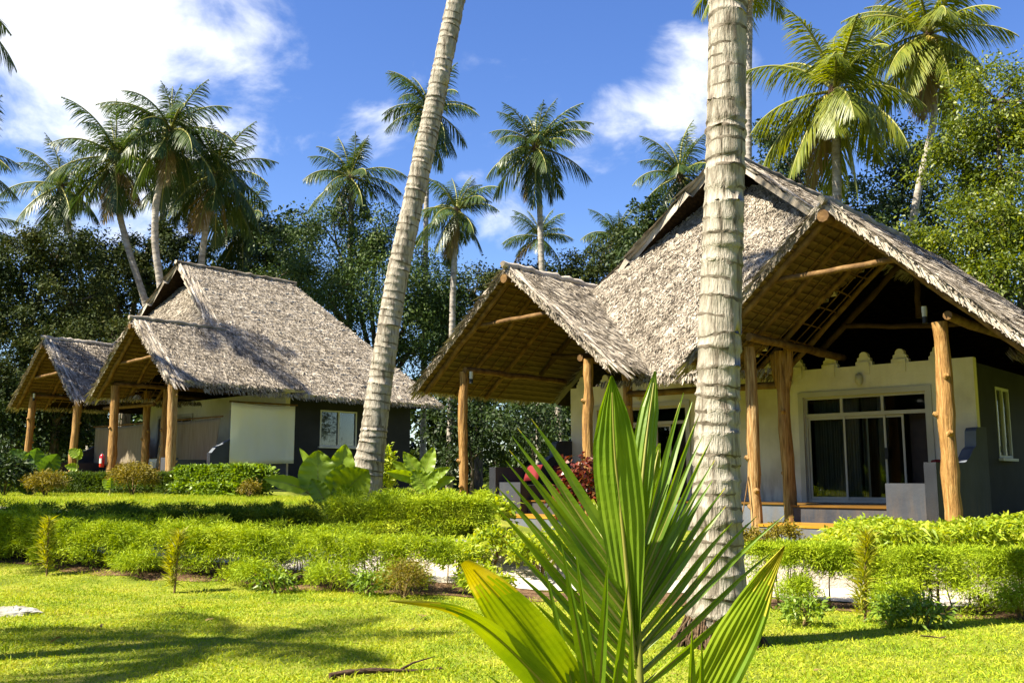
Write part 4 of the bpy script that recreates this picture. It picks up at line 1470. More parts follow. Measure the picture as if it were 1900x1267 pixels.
def shrub(name, label, loc, r, n, L, Wd, mt, seed, group=None, stems=7, cat='shrub', up=.3, shell=.5, droop=.3, spike=False):
    """rounded or spiky shrub: foliage + stems; r = (rx, ry, height)"""
    rg = np.random.default_rng(seed)
    z0 = float(gz(loc[0], loc[1]))
    root = thing(name, label, cat, (loc[0], loc[1], z0), 0, group)
    b = MB()
    if spike:
        zf = rg.random(n) ** .8
        a = rg.random(n) * 6.283
        rr = .018 * rg.random(n)
        P = np.stack([rr * np.cos(a) + .05 * np.sin(zf * 3 + seed), rr * np.sin(a), .06 + zf * r[2] * .9], -1)
        D = unit(np.stack([np.cos(a), np.sin(a), .9 + .5 * rg.standard_normal(n)], -1))
        wid = r[0] * (1.05 - .7 * np.abs(zf - .55)) * (.7 + .6 * rg.random(n))
        a = a + .9 * np.round(zf * 9)
        b.leaves(P, D, sideof(D, rg), wid * (.7 + .5 * rg.random(n)), Wd, prof=((0, .4), (.4, 1), (1, .1)), droop=droop)
    else:
        nc = max(10, n // 26)
        d = randdir(nc, .25, rg)
        d[:, 2] = np.abs(d[:, 2]) * 1.0 - .15
        cen = d * np.array([r[0], r[1], r[2] * .5]) * (shell + (1 - shell) * rg.random((nc, 1))) + np.array([0, 0, r[2] * .5])
        cen[:, 2] = np.maximum(cen[:, 2], .03)
        w = rg.integers(0, nc, n)
        P = cen[w] + rg.standard_normal((n, 3)) * L * .7
        P[:, 2] = np.maximum(P[:, 2], .015)
        D = unit(randdir(n, up, rg) + .8 * unit(P - np.array([0, 0, r[2] * .35])))
        b.leaves(P, D, sideof(D, rg), L * (.6 + .7 * rg.random(n)), Wd * (.7 + .6 * rg.random(n)), prof=((0, .25), (.45, 1), (1, .08)), droop=droop)
    b.build('foliage', M[mt], root)
    s = MB()
    for i in range(stems if not spike else 2):
        a = rg.random() * 6.28
        e = np.array([math.cos(a) * r[0] * .5, math.sin(a) * r[1] * .5, r[2] * .8]) if not spike else np.array([.05 * math.sin(2.7 + seed) + .01 * i, 0, r[2]])
        s.tube([(0, 0, -.03), e * .5 + rg.normal(0, .03, 3) * (not spike), e], [.014, .01, .004], 5, 0, cap=False)
    s.build('stems', M['stem'], root)
    return root


def pl(px, Y):
    p = at(px, 900, Y)
    return (p.x, Y)


GY = 'young yellow conifer seedlings along the hedge foot'
shrub('yellow_seedling', 'yellow feathery seedling in the bed at far left before the hedge', pl(98, 12.35), (.17, .17, .72), 420, .1, .012, 'yellow_leaf', 91, GY, spike=True, droop=.15)
shrub('yellow_seedling', 'yellow feathery seedling in the middle of the front left hedge', pl(333, 11.45), (.17, .17, .70), 460, .1, .012, 'yellow_leaf', 92, GY, spike=True, droop=.15)
shrub('yellow_seedling', 'yellow feathery seedling in the bed before the right hedge', pl(1592, 9.1), (.17, .17, .82), 520, .1, .011, 'yellow_leaf', 93, GY, spike=True, droop=.15)
shrub('golden_bush', 'small rounded golden bush at the right end of the front left hedge', pl(752, 10.75), (.25, .25, .42), 1500, .07, .010, 'golden', 94)
shrub('golden_bush', 'clipped round golden bush before the left cottage porch', pl(246, 22.5), (.52, .52, .78), 5200, .075, .02, 'golden', 95, shell=.85)
shrub('golden_bush', 'loose golden bush at the far left beside the dark low hedge', pl(85, 22.5), (.45, .45, .6), 2600, .09, .02, 'golden', 96)
shrub('bush', 'small dark round bush at the left edge of the terrace', pl(8, 22.8), (.6, .5, .95), 3000, .12, .05, 'leaf_dark', 97)
shrub('bush', 'small brown tinted bush beside the box hedge', pl(462, 21.5), (.22, .22, .4), 700, .07, .02, 'golden', 98)
GL = 'lime leaved shrubs in the gap between the hedges'
for i, (px, Y, r, n, lab) in enumerate([
        (862, 12.0, (.36, .3, .5), 1500, 'lime shrub just right of the front left hedge end'),
        (915, 12.6, (.34, .3, .55), 1600, 'middle lime shrub of the gap, left of the young coconut fronds'),
        (1003, 12.2, (.40, .34, .55), 1700, 'lime shrub half behind the young coconut fronds'),
        (905, 11.0, (.25, .22, .30), 900, 'low lime shrub at the bed edge left of the broad seedling leaf'),
        (1060, 13.2, (.40, .34, .55), 1500, 'lime shrub below the red leaved croton')]):
    shrub('lime_shrub', lab, pl(px, Y), r, n, .075, .032, 'lime_leaf', 100 + i, GL)
GLB = 'light green shrubs at the corner of the middle porch'
for i, (px, Y, r, n, lab) in enumerate([
        (902, 19.2, (.5, .5, .85), 2200, 'light green shrub right of the middle porch left post'),
        (828, 19.8, (.6, .6, .8), 2400, 'light green shrub left of the middle porch left post'),
        ]):
    shrub('leafy_shrub', lab, pl(px, Y), r, n, .13, .055, 'lime_leaf', 110 + i, GLB)
shrub('leafy_shrub', 'yellow green shrub growing against the dark wall behind the leaning trunk', pl(700, 26), (.5, .4, 2.3), 2600, .13, .05, 'lime_leaf', 114)
shrub('croton', 'red and bronze leaved croton in front of the grey bench', pl(1083, 15.2), (.30, .30, 1.3), 800, .16, .065, 'croton', 115, droop=.6, up=.1)
shrub('variegated_plant', 'pale variegated plant left of the nearer front post', pl(1386, 15.6), (.28, .25, .45), 1100, .07, .025, 'golden', 116)
shrub('variegated_plant', 'pale variegated plant between the forked post and the step', pl(1447, 17.2), (.32, .25, .45), 1100, .07, .025, 'golden', 117)
for i, (px, Y, r, lab) in enumerate([(1480, 8.95, .2, 'small green weed at the bed edge left of the right yellow seedling'), (1640, 8.9, .2, 'small green weed at the bed edge right of the right yellow seedling'),
                                     (1700, 8.7, .17, 'tiny green weed at the bed edge below the white wall'), (520, 11.3, .22, 'low green weed at the foot of the front left hedge'), (690, 11.0, .2, 'low green weed beside the golden bush')]):
    shrub('weed', lab, pl(px, Y), (r, r, .24), 420, .07, .022, 'hedge_box', 120 + i, 'weeds at the bed edge', stems=3)


def groundcover():
    rg = np.random.default_rng(130)
    b = MB()
    n = 22000
    x = rg.uniform(3.9, 9.6, n)
    y = 12.9 + rg.random(n) * 1.5 - (x - 4) * .12
    u = .5 + .5 * np.sin(x * 3.3) * np.sin(y * 4 + x)
    top = .56 + .14 * u + .16 * smooth(x, 6, 9) - .32 * (1 - smooth(x, 4.0, 4.9))
    z = gz(x, y) + top * (.45 + .55 * rg.random(n) ** .6)
    D = randdir(n, .5, rg)
    b.leaves(np.stack([x, y, z], -1), D, sideof(D, rg), .13 * (.6 + .7 * rg.random(n)), .034, prof=((0, .3), (.4, 1), (1, .05)), droop=.45)
    tag(b.build('ground_cover', M['lime_leaf']), 'bright leafy ground cover before the nearer porch steps', 'ground cover', kind='stuff')


groundcover()


# ------------------------------------------------------------------ big leaved plants
def bigleaf(b, base, tip_ctr, length, width, face, seed, wave=.03, petiole=True, droop=.25, pet=None):
    """heart shaped ribbed leaf: petiole from base to tip_ctr, blade running on from there along face direction"""
    rg = np.random.default_rng(seed)
    base, c = np.array(base, float), np.array(tip_ctr, float)
    d = unit(np.array(face[0], float))
    s = unit(np.array(face[1], float) - d * np.dot(face[1], d))
    nrm = np.cross(d, s)
    nl, nw = 34, 13
    t = np.linspace(-.08, 1, nl)
    shape = np.interp(t, [-.08, .0, .12, .3, .55, .8, .95, 1], [.28, .72, .93, 1, .88, .52, .18, .02])
    q = np.linspace(-1, 1, nw)
    V = []
    for i in range(nl):
        for j in range(nw):
            w = q[j] * shape[i] * width * .5
            h = .16 * width * (abs(q[j]) ** 1.3) * (1 - .5 * t[i]) + wave * width * math.sin(i * .9 + (3 if q[j] < 0 else 0)) * abs(q[j]) ** 2
            dz = -droop * length * max(t[i], 0) ** 2
            h += .018 * width * math.sin((t[i] - .35 * abs(q[j])) * 46)
            V.append(c + d * (t[i] * length + .05 * length * abs(q[j]) * (-1 if t[i] < .15 else .6)) + s * w + nrm * h + np.array([0, 0, dz]))
    i = np.arange(nw - 1)[None] + (np.arange(nl - 1) * nw)[:, None]
    f = np.stack([i, i + 1, i + 1 + nw, i + nw], -1).reshape(-1, 4)
    b.add(V, f, 0, True)
    mid = np.array([V[k * nw + nw // 2] for k in range(1, nl)])
    b.tube(mid + nrm * -.004, np.linspace(.014, .003, nl - 1) * max(.6, length), 5, 1, cap=False)
    if petiole:
        m = (base + c) / 2 + np.array([0, 0, .06])
        b.tube([base, m, c], [.022, .016, .012], 6, 1, cap=False)


def leafplant(name, label, px, Y, leaves, mt, seed, group=None, cat='plant'):
    """leaves: (px, py of blade start, px, py of blade tip, width px, dy start, dy tip)"""
    x, y = pl(px, Y)
    z0 = float(gz(x, y))
    root = thing(name, label, cat, (x, y, z0), 0, group)
    off = Vector((x, y, z0))
    for i, (ax, ay, bx, by, w, d0, d1) in enumerate(leaves):
        a = at(ax, ay, Y + d0) - off
        b2 = at(bx, by, Y + d1) - off
        d = b2 - a
        L = d.length * .88
        w = w * .86
        view = (at(ax, ay, Y) - Vector((0, 0, HCAM))).normalized()
        s = d.cross(view).normalized()
        rg = random.Random(seed * 10 + i)
        s = (s + view * rg.uniform(-.28, .28)).normalized()
        b = MB()
        bigleaf(b, (rg.uniform(-.05, .05), rg.uniform(-.05, .05), 0), a, L, w * Y / F, (d, s), seed * 7 + i, droop=.08)
        b.build('leaf', [M[mt], M['rachis']], root)
    return root


leafplant('elephant_ear', 'large elephant ear plant with upright round leaves left of the leaning trunk', 615, 15.6,
          [(590, 905, 590, 822, 84, 0, .1), (628, 905, 642, 808, 62, .2, .3), (640, 910, 690, 860, 80, -.1, -.25), (640, 925, 672, 905, 60, -.3, -.4), (560, 905, 480, 878, 34, 0, -.2), (600, 905, 552, 815, 26, .4, .5), (615, 915, 640, 850, 50, -.15, -.1), (600, 925, 575, 880, 40, -.3, -.3)], 'bigleaf', 1)
leafplant('banana_plant', 'young banana like plant with arching leaves between leaning trunk and porch post', 785, 19.5,
          [(785, 885, 808, 818, 36, 0, .1), (778, 885, 745, 828, 34, 0, 0), (772, 888, 710, 868, 26, 0, -.2), (775, 890, 722, 845, 28, .2, .2), (790, 892, 840, 860, 26, 0, 0), (790, 905, 762, 865, 44, -.4, -.4), (795, 905, 815, 862, 26, -.3, -.3), (800, 900, 850, 880, 24, .1, 0)], 'bigleaf', 2)
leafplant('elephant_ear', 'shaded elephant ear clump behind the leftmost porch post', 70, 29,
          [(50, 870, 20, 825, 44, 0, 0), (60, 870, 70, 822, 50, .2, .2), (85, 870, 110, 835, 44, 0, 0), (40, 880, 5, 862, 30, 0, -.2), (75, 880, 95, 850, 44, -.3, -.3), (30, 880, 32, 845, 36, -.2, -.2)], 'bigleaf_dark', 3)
leafplant('elephant_ear', 'small elephant ear between the two left front posts of the leftmost porch', 143, 29,
          [(143, 845, 128, 830, 22, 0, 0), (143, 868, 118, 862, 18, 0, -.1), (145, 850, 150, 828, 16, .1, .1)], 'bigleaf', 4)
leafplant('elephant_ear', 'small upright elephant ear seedling left of the round golden bush', 205, 22,
          [(203, 905, 190, 885, 18, 0, 0), (206, 905, 206, 882, 20, 0, 0), (207, 903, 222, 878, 16, .1, .1)], 'bigleaf', 5)
leafplant('elephant_ear', 'low elephant ear leaves at the left edge before the dark hedge', 60, 23,
          [(60, 905, 45, 888, 26, 0, 0), (62, 905, 85, 893, 24, 0, 0), (58, 910, 30, 902, 20, 0, -.2)], 'bigleaf_dark', 6)


# ------------------------------------------------------------------ young coconut plant in the foreground
def pleated(b, mid, halfw, npl, side0, seed, amp=.006, vfold=.25, tip=0.0):
    """undivided young coconut leaf: pleated blade along the polyline mid"""
    mid = np.array([tuple(m) for m in mid], float)
    k = 30
    u = np.linspace(0, len(mid) - 1, k)
    P = np.stack([np.interp(u, np.arange(len(mid)), mid[:, i]) for i in range(3)], -1)
    for _ in range(10):
        P[1:-1] = (P[:-2] + 2 * P[1:-1] + P[2:]) / 4
    hw = np.interp(np.linspace(0, 1, k), np.linspace(0, 1, len(halfw)), halfw)
    T = unit(np.gradient(P, axis=0))
    S = unit(np.array(side0)[None] - T * (T @ np.array(side0))[:, None])
    Nn = np.cross(T, S)
    m = npl * 2 + 1
    q = np.linspace(-1, 1, m)
    zig = np.where(np.arange(m) % 2 == 0, 0, 1) * amp
    V = P[:, None] + S[:, None] * (hw[:, None] * q)[..., None] + Nn[:, None] * (zig[None] + vfold * np.abs(q)[None] * hw[:, None])[..., None]
    i = np.arange(m - 1)[None] + (np.arange(k - 1) * m)[:, None]
    # uneven folds: slow ripples across the blade
    rg = np.random.default_rng(int(abs(P[-1, 0] * 9173 + P[-1, 2] * 3571)) + seed)
    ph = rg.uniform(0, 6, 4)
    tt = np.linspace(0, 1, k)[:, None]
    V = V + Nn[:, None] * (hw[:, None] * (.10 * np.sin(tt * 7 + q[None] * 2 + ph[0]) + .06 * np.sin(tt * 15 + q[None] * 4 + ph[1])))[..., None]
    f = np.stack([i, i + 1, i + 1 + m, i + m], -1).reshape(-1, 4)
    row = np.repeat(np.arange(k - 1), m - 1) / (k - 1)
    col = np.tile(np.arange(m - 1), k - 1)
    lim = 1 - tip * (.55 + .45 * np.sin(col * 1.9 + ph[2]) ** 2) if tip else np.full(len(row), 2.0)
    late = row > lim
    b.add(V, f[~late], 0, False)
    b.add(V, f[late], 2, False)
    b.tube(P[:-2] - Nn[:-2] * .003, np.linspace(.008, .002, k - 2), 5, 1, cap=False)


def seedling():
    Y = 3.2
    base = at(1195, 1640, Y)
    root = thing('young_coconut_palm', 'young coconut plant with fan of glossy pleated leaves in the foreground', 'palm seedling', (base.x, Y, 0))
    off = Vector((base.x, Y, 0))
    rg = random.Random(5)

    def A(px, py, dy=0.0):
        return at(px, py, Y + dy) - off
    S0 = np.array([1, .15, 0.])
    # main leaf: rachis
    b = MB()
    rp = [A(1195, 1640), A(1192, 1400), A(1186, 1200), A(1178, 1040), A(1170, 900), A(1166, 800)]
    b.tube([tuple(p) for p in rp], [.02, .016, .011, .008, .005, .003], 7, 0)
    b.build('stem', M['rachis'], root)

    def rach(y):
        ys = [1640, 1400, 1200, 1040, 900, 800]
        xs = [1195, 1192, 1186, 1178, 1170, 1166]
        return float(np.interp(y, ys[::-1], xs[::-1]))
    # narrow leaflets: (y of base on rachis, tip px, tip py, width px, depth of tip)
    blades = []
    left = [(1075, 985, 770), (1105, 960, 785), (1125, 950, 808), (1148, 944, 828), (1172, 938, 850), (1198, 932, 876), (1222, 922, 896), (1248, 908, 925), (1275, 925, 985), (1300, 955, 1050), (1325, 985, 1105)]
    right = [(1045, 1268, 718), (1068, 1284, 742), (1085, 1296, 764), (1100, 1304, 800), (1116, 1322, 806), (1130, 1326, 850), (1145, 1322, 884), (1152, 1345, 900), (1165, 1346, 935), (1182, 1358, 965), (1200, 1404, 948), (1222, 1455, 950), (1245, 1440, 1012), (1272, 1418, 1085)]
    for i, (y0, tx, ty) in enumerate(left):
        blades.append((y0 + rg.uniform(-8, 8), tx, ty, 19 + rg.uniform(-3, 3), -.12 + rg.uniform(-.08, .08)))
    for i, (y0, tx, ty) in enumerate(right):
        blades.append((y0 + rg.uniform(-8, 8), tx, ty, 14 + rg.uniform(-2, 3), .10 + rg.uniform(-.08, .12)))
    for y0, tx, ty, w, dy in blades:
        bx = rach(y0)
        mx, my = bx * .5 + tx * .5 + (3 if tx > bx else -4), y0 * .5 + ty * .5 - 5
        p0, p1, p2 = A(bx, y0), A(mx, my, dy * .4), A(tx, ty, dy)
        b = MB()
        s = (p2 - p0).cross(Vector((0, 1, 0))).normalized()
        s = (s + Vector((0, rg.uniform(-.5, .5), 0))).normalized()
        ww = w * Y / F * .5
        pleated(b, [p0, (p0 + p1) / 2, p1, (p1 + p2) / 2 + Vector((0, 0, .004)), p2 - Vector((0, 0, rg.uniform(0, .02)))], [ww * .45, ww * .9, ww, ww * .8, ww * .42, .001], 1, tuple(s), 1, amp=0.0, vfold=.45, tip=rg.choice([0, 0, .05, .09]))
        b.build('leaflet', [M['seedling'], M['rachis'], M['leaf_tip']], root)
    # broad fused blades at the top of the main leaf
    for (pts, hw, npl, dy, m_) in [
            ([(1178, 1230), (1158, 1000), (1140, 840), (1135, 698)], [4, 20, 34, 42, 43, 38, 24, 2], 7, -.05, 'seedling'),
            ([(1176, 1150), (1186, 940), (1200, 800), (1216, 688)], [5, 14, 22, 24, 19, 2], 5, .05, 'seedling'),
            ([(1180, 1120), (1196, 980), (1210, 890), (1224, 822)], [5, 14, 19, 18, 12, 2], 4, .08, 'seedling_old'),
            ([(1165, 1150), (1128, 1040), (1108, 970), (1100, 925)], [5, 14, 22, 22, 14, 2], 4, .10, 'seedling_old')]:
        b = MB()
        mid = [A(px, py, dy * i) for i, (px, py) in enumerate(pts)]
        pleated(b, mid, [h * Y / F for h in hw], npl, (1, .25 if dy > 0 else -.2, 0), 3, amp=.005, vfold=.12)
        b.build('leaf_blade', [M[m_], M['rachis'], M['leaf_tip']], root)
    # older undivided leaves low on both sides
    for (pts, hw, npl, dys, m_) in [
            ([(1150, 1420), (1060, 1290), (985, 1180), (915, 1095), (862, 1040)], [4, 26, 42, 46, 42, 26, 8], 9, -.12, 'seedling_old'),
            ([(1140, 1430), (1030, 1290), (930, 1185), (850, 1125), (722, 1112)], [4, 18, 24, 20, 13, 8, 1], 4, -.17, 'seedling_old'),
            ([(1215, 1460), (1300, 1300), (1360, 1180), (1410, 1090), (1456, 1012)], [4, 20, 31, 31, 24, 15, 1], 7, -.08, 'seedling_old'),
            ([(1220, 1470), (1315, 1320), (1375, 1210), (1415, 1130), (1440, 1040)], [4, 16, 24, 20, 12, 1], 4, -.02, 'seedling')]:
        b = MB()
        mid = [A(px, py, dys * i) for i, (px, py) in enumerate(pts)]
        d = mid[-1] - mid[0]
        s = d.cross(Vector((0, 1, 0))).normalized() + Vector((0, .35, 0))
        pleated(b, mid, [h * Y / F for h in hw], npl, tuple(s.normalized()), 3, amp=.0045, vfold=.10, tip=.30)
        b.build('leaf_blade', [M[m_], M['rachis'], M['leaf_tip']], root)
    # small narrow blades near the base
    for (x0, y0, tx, ty, w, dy) in [(1110, 1380, 1042, 1010, 18, -.3), (1120, 1390, 1068, 1020, 14, -.32), (1105, 1400, 1128, 1035, 18, -.34), (1130, 1390, 1165, 1080, 16, -.34), (1090, 1390, 1010, 1050, 14, -.25),
                                    (1280, 1420, 1284, 1165, 18, -.3), (1300, 1430, 1302, 1190, 14, -.25), (1170, 1420, 1172, 1150, 14, -.36), (1250, 1420, 1392, 1130, 14, -.1), (1150, 1430, 905, 1252, 16, -.3)]:
        p0, p2 = A(x0, y0, dy * .4), A(tx, ty, dy)
        s = (p2 - p0).cross(Vector((0, 1, 0))).normalized()
        s = (s + Vector((0, rg.uniform(-.5, .5), 0))).normalized()
        b = MB()
        ww = w * Y / F * .5
        pleated(b, [p0, p0 * .66 + p2 * .34, p0 * .33 + p2 * .67, p2], [ww * .5, ww, ww, ww * .6, .001], 1, tuple(s), 1, amp=0.0, vfold=.45)
        b.build('leaflet', [M['seedling'], M['rachis'], M['leaf_tip']], root)


seedling()


# ------------------------------------------------------------------ hung cloths, cushions and small things
def hung(name, label, cat, O, sc, g0, p, q, z0, z1, mt, seed, group=None, waves=.03, skew=0.0, rod=True, sag=.05):
    rg = np.random.default_rng(seed)
    n, k = 70, 12
    b = MB()
    V = []
    o0 = loc2w(O, sc, g0, p[0], p[1], z0)
    for j in range(k):
        t = j / (k - 1)
        for i in range(n):
            u = i / (n - 1)
            w = waves * (math.sin(u * 38 + seed) * .7 + math.sin(u * 17 + 2 * seed) * .6) * (.3 + .7 * (1 - t))
            x = p[0] + (q[0] - p[0]) * u - skew * (1 - t)
            y = p[1] + (q[1] - p[1]) * u
            nx, ny = -(q[1] - p[1]), (q[0] - p[0])
            l = math.hypot(nx, ny)
            z = z0 + (z1 - z0) * t - sag * math.sin(u * math.pi) * t + .03 * (1 - t) * math.sin(u * 5 + seed)
            V.append(loc2w(O, sc, g0, x + nx / l * w, y + ny / l * w, z) - o0)
    i = np.arange(n - 1)[None] + (np.arange(k - 1) * n)[:, None]
    b.add([tuple(v) for v in V], np.stack([i, i + 1, i + 1 + n, i + n], -1).reshape(-1, 4), 0, True)
    # a turned hem gives the cloth thickness
    root = b.build(name, M[mt], None, o0)
    sm = root.modifiers.new('thickness', 'SOLIDIFY')
    sm.thickness = .008
    tag(root, label, cat, group)
    if rod:
        r = MB()
        a, c = loc2w(O, sc, g0, p[0] - .15, p[1], z1 + .03) - o0, loc2w(O, sc, g0, q[0] + .15, q[1], z1 + .03) - o0
        r.tube([tuple(a), tuple((a + c) / 2), tuple(c)], [.03, .032, .03], 7, 0)
        r.build('rod', M['pole'], root)
    return root


hung('blind', 'flat cream blind hung on the open side of the left cottage veranda', 'blind', LO, LS, LG, (5.62, 2.62), (5.62, 5.4), .93, 3.15, 'blind', 3, waves=.018, sag=.06, rod=True)
hung('curtain', 'beige curtain hung across the right porch of the left cottage', 'curtain', LO, LS, LG, (.7, 2.6), (4.95, 2.6), .78, 2.62, 'cloth', 5, 'beige porch curtains', skew=.35)
hung('curtain', 'beige curtain hung across the leftmost porch, behind the fire extinguisher post', 'curtain', LO, LS, LG, (-5.2, 2.6), (-.7, 2.6), .95, 2.6, 'cloth', 8, 'beige porch curtains')


def soft(name, label, cat, c, size, mt, rz=0.0, rx=0.0, group=None):
    """plump cushion: superellipsoid with pinched corners"""
    b = MB()
    n = 13
    V = []
    for i in range(n):
        for j in range(n):
            u, v = -1 + 2 * i / (n - 1), -1 + 2 * j / (n - 1)
            h = ((1 - abs(u) ** 3.2) * (1 - abs(v) ** 3.2)) ** .5
            V.append((u * size[0] * .5 * (1 - .06 * (1 - abs(v))), v * size[1] * .5 * (1 - .06 * (1 - abs(u))), h * size[2] * .5))
    V2 = [(a, b_, -c_) for a, b_, c_ in V]
    i = np.arange(n - 1)[None] + (np.arange(n - 1) * n)[:, None]
    f = np.stack([i, i + n, i + n + 1, i + 1], -1).reshape(-1, 4)
    b.add(V, f, 0, True)
    b.add(V2, f[:, ::-1], 0, True)
    o = b.build(name, M[mt], None, c)
    o.rotation_euler = (rx, 0, rz)
    return tag(o, label, cat, group)


GC = 'red cushions on the cottage benches'
soft('cushion', 'red cushion nearer the curled bench end behind the croton', 'cushion', loc2w(RO, RS, RG, -5.0, 2.6, 1.36), (.48, .48, .18), 'red', -AZ, R(62), GC)
soft('cushion', 'red cushion on the bench, seen behind the left fan of seedling blades', 'cushion', loc2w(RO, RS, RG, -4.95, 1.5, 1.36), (.48, .48, .18), 'red', -AZ, R(62), GC)
soft('cushion', 'red cushion on the bench behind the right corner post', 'cushion', loc2w(RO, RS, RG, 5.0, 2.3, 1.42), (.48, .48, .18), 'red', -AZ, R(40), GC)


def daybed():
    O = loc2w(LO, LS, LG, -1.2, 3.2, .68)
    root = thing('daybed', 'white daybed on the leftmost porch behind the beige curtain', 'daybed', tuple(O), -AZ)
    b = MB()
    b.box(-1.9, 1.9, -.45, .45, .12, .34)
    b.build('base', M['cream'], root)
    b = MB()
    for i in range(3):
        x0 = -1.88 + i * 1.26
        b.box(x0, x0 + 1.24, -.44, .44, .343, .47)
    b.build('mattress', M['white'], root)
    b = MB()
    b.box(-1.95, -1.9, -.45, .45, 0, .6)
    b.box(1.9, 1.95, -.45, .45, 0, .6)
    b.build('side_board', M['white'], root)
    GQ = 'blue cushions on the daybed'
    for x, lab in ((-1.5, 'dark blue cushion at the left end of the white daybed'), (1.4, 'dark blue cushion at the right end of the white daybed')):
        p = loc2w(LO, LS, LG, -1.2 + x, 3.3, .68 + .75)
        soft('cushion', lab, 'cushion', p, (.55, .55, .2), 'blue_cloth', -AZ, R(65), GQ)


daybed()


def extinguisher():
    p = loc2w(LO, LS, LG, 1.78, -.27, .80)
    root = thing('fire_extinguisher', 'red fire extinguisher with white label hung on the middle left post', 'extinguisher', tuple(p), -AZ)
    b = MB()
    b.tube([(0, 0, 0), (0, 0, .02), (0, 0, .36), (0, 0, .42), (0, 0, .45)], [.075, .085, .085, .06, .028], 14)
    b.build('cylinder', M['red_gloss'], root)
    b = MB()
    a = np.linspace(-2.3, -.6, 9)
    V = [(.087 * math.cos(t), .087 * math.sin(t), z) for z in (.13, .30) for t in a]
    b.add(V, [(i, i + 1, i + 10, i + 9) for i in range(8)])
    b.build('paper_label', M['white'], root)
    b = MB()
    b.box(-.03, .03, -.02, .02, .45, .50)
    b.box(-.03, .1, -.012, .012, .50, .515)
    b.tube([(.03, 0, .47), (.11, 0, .42), (.115, 0, .25)], .012, 6)
    b.build('valve', M['black'], root)


extinguisher()


def small_things():
    rg = np.random.default_rng(150)
    # dead branch on the lawn
    a, c = at(612, 1243, 6.5), at(822, 1226, 6.8)
    x0, y0 = a.x, a.y
    root = thing('fallen_branch', 'dark fallen branch lying on the lawn left of the young coconut plant', 'branch', (x0, y0, float(gz(x0, y0))), math.atan2(c.y - a.y, c.x - a.x))
    L = math.hypot(c.x - a.x, c.y - a.y)
    b = MB()
    t = np.linspace(0, 1, 14)
    b.tube(np.stack([t * L, .02 * np.sin(t * 7), .022 + .012 * np.sin(t * 5)], -1), .020 * (1 - .65 * t) + .003 * rg.random(14), 9, 0, wob=.12, seed=2)
    b.tube([(L * .62, .0, .03), (L * .74, .03, .06), (L * .95, .06, .085)], [.010, .007, .003], 6, 0)
    b.build('wood', M['log'], root)
    # white rock at the left edge
    p = at(24, 1128, 9.6)
    b = MB()
    n, m = 20, 10
    V = []
    for j in range(m):
        ph = math.pi * .5 * j / (m - 1)
        for i in range(n):
            th = 2 * math.pi * i / n
            r = 1 + .14 * math.sin(th * 2 + .4 * j) + .07 * math.sin(th * 5 + j) + .03 * rg.standard_normal()
            V.append((.27 * math.cos(th) * math.cos(ph) * r, .17 * math.sin(th) * math.cos(ph) * r, .09 * math.sin(ph) * (1 + .08 * rg.standard_normal() * (j < m - 1)) - .01))
    f = [(j * n + i, j * n + (i + 1) % n, (j + 1) * n + (i + 1) % n, (j + 1) * n + i) for j in range(m - 1) for i in range(n)]
    b.add(V, f, 0, False)
    o = b.build('white_stone', M['stone'], None, (p.x, p.y, float(gz(p.x, p.y)) - .005))
    tag(o, 'weathered white stone half sunk in the grass at the left edge', 'stone')
    # twig on the right of the lawn
    p = at(1708, 1172, 8.1)
    b = MB()
    b.tube([(0, 0, .03), (.08, .02, .022), (.17, .0, .012)], [.006, .006, .004], 6, 0)
    b.leaves([(.15, 0, .012)], [(1, .3, .15)], [(0, 1, .1)], [.07], [.04])
    o = b.build('twig', M['log'], None, (p.x, p.y, float(gz(p.x, p.y)) + .012))
    tag(o, 'small dark twig lying on the lawn right of the thick trunk', 'twig')
    # cord with a pink tassel hanging from the post
    p = loc2w(RO, RS, RG, 2.1, -.12, 1.25)
    root = thing('hanging_cord', 'thin tan cord with a pink tassel by the front post right of the thick trunk', 'cord', tuple(p), 0)
    e = at(1371, 985, p.y - .25) - p
    b = MB()
    mid = e * .5 + Vector((0, 0, -.06))
    b.tube([(0, 0, 0), tuple(mid), tuple(e * .85)], .012, 5, 0)
    b.build('rope', M['pole'], root)
    b = MB()
    q = e * .85
    b.tube([tuple(q), tuple(q + Vector((.02, 0, -.12))), tuple(q + Vector((.05, 0, -.30)))], [.02, .045, .05], 8, 0, wob=.08)
    b.build('tassel', M['pink'], root)


small_things()


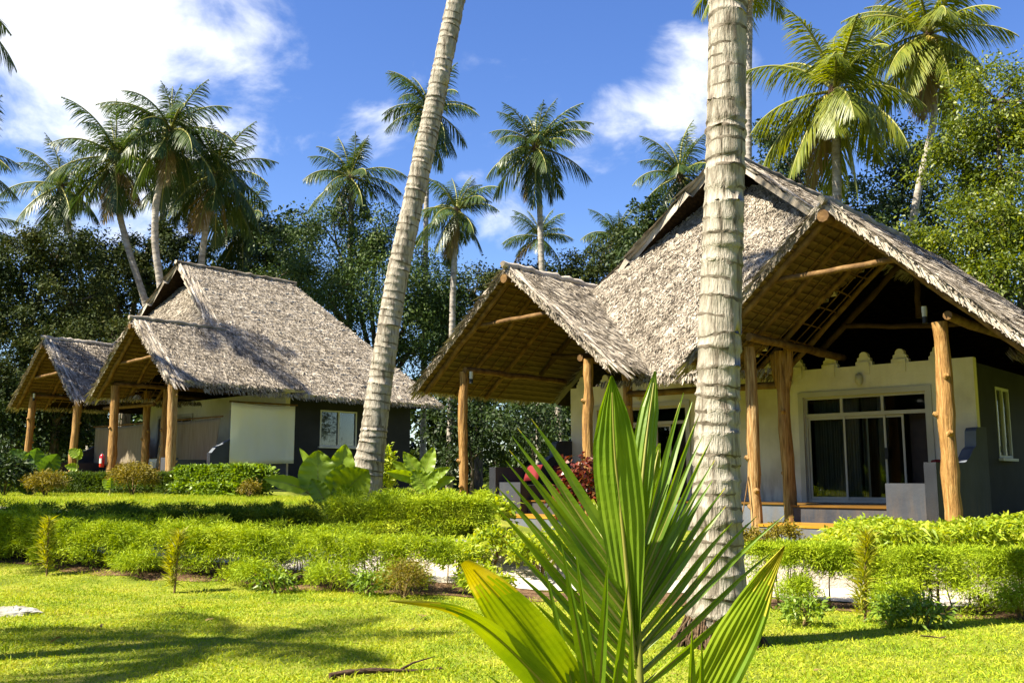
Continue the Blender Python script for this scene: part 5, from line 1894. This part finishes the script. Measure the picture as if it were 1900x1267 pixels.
# palms standing outside the frame on the left, whose shade falls on the lawn, the second hedge and the left roof
GS = 'coconut palms outside the picture on the left'
for lab, (tx, ty, tz), h, L_, nf_, sd_ in (
        ('coconut palm outside the frame shading the front lawn', (-2.3, 8.0, 0), 10.0, 2.0, 12, 201),
        ('coconut palm outside the frame shading the second hedge', (-6.3, 15.0, .7), 10.5, 2.7, 36, 203),
        ('second coconut palm outside the frame shading the second hedge', (-3.6, 14.6, .7), 11.5, 2.2, 28, 206),
        ('tall coconut palm outside the frame shading the left cottage roof', (-10.7, 34.4, 6.3), 21.0, 2.5, 11, 204)):
    k_ = (h - tz) / SUNV.z
    x, y = tx + SUNV.x * k_, ty + SUNV.y * k_
    palm(lab, [(x, y, float(gz(x, y)) - .1), (x + .3, y, h * .5), (x, y, h)], .2, .15, L_, seed=sd_, group=GS, nf=nf_, lowest=-45)


def fallen_leaves():
    rg = np.random.default_rng(321)
    GF = 'dry fallen leaves on the lawn'
    b = MB()
    b.leaves([(-.045, 0, .012), (.0, .0, .014)], [(1, 0, .12), (1, .1, -.1)], [(0, 1, .15), (0, 1, -.1)], [.05, .05], [.036, .034], prof=((0, .5), (.5, 1), (1, .3)), droop=.1)
    me = b.mesh('fallen_leaf', [M['frond_dry']])
    for i in range(14):
        y = rg.uniform(6.2, 10.2)
        x = rg.uniform(-.5, .5) * y * .98
        o = link('fallen_leaf', me, None, (x, y, float(gz(x, y)) + .028))
        o.rotation_euler = (rg.normal(0, .3), rg.normal(0, .3), rg.uniform(0, 6.28))
        sc_ = rg.uniform(.6, 1.2)
        o.scale = (sc_, sc_, sc_)
        tag(o, 'small dry brown leaf lying in the lawn grass', 'leaf', GF)


fallen_leaves()


GFC = 'feathery clumps at the foot of the front hedges'
for i, (u_, v_, r_, lab) in enumerate([(-.2, .0, .24, 'feathery green clump right of the thick trunk in the bed'), (-1.3, .05, .26, 'feathery green clump just right of the right yellow seedling'),
                                      (-2.1, .0, .22, 'feathery green clump at the right end of the bed'), (.7, .1, .2, 'feathery green clump beside the thick trunk root mass'),
                                      (5.0, .1, .3, 'feathery green clump below the bare right end of the front left hedge'), (5.9, .0, .3, 'feathery green clump right of the middle yellow seedling'),
                                      (6.9, .0, .26, 'feathery green clump at the foot of the middle yellow seedling'), (8.6, .02, .3, 'feathery green clump between the two left yellow seedlings'),
                                      (4.2, .3, .24, 'feathery green clump just behind the small golden bush')]):
    x_, y_ = hp(u_, v_)
    shrub('feathery_clump', lab, (x_, y_), (r_, r_ * .8, .34), 2600, .06, .008, 'hedge', 400 + i, GFC, stems=3)
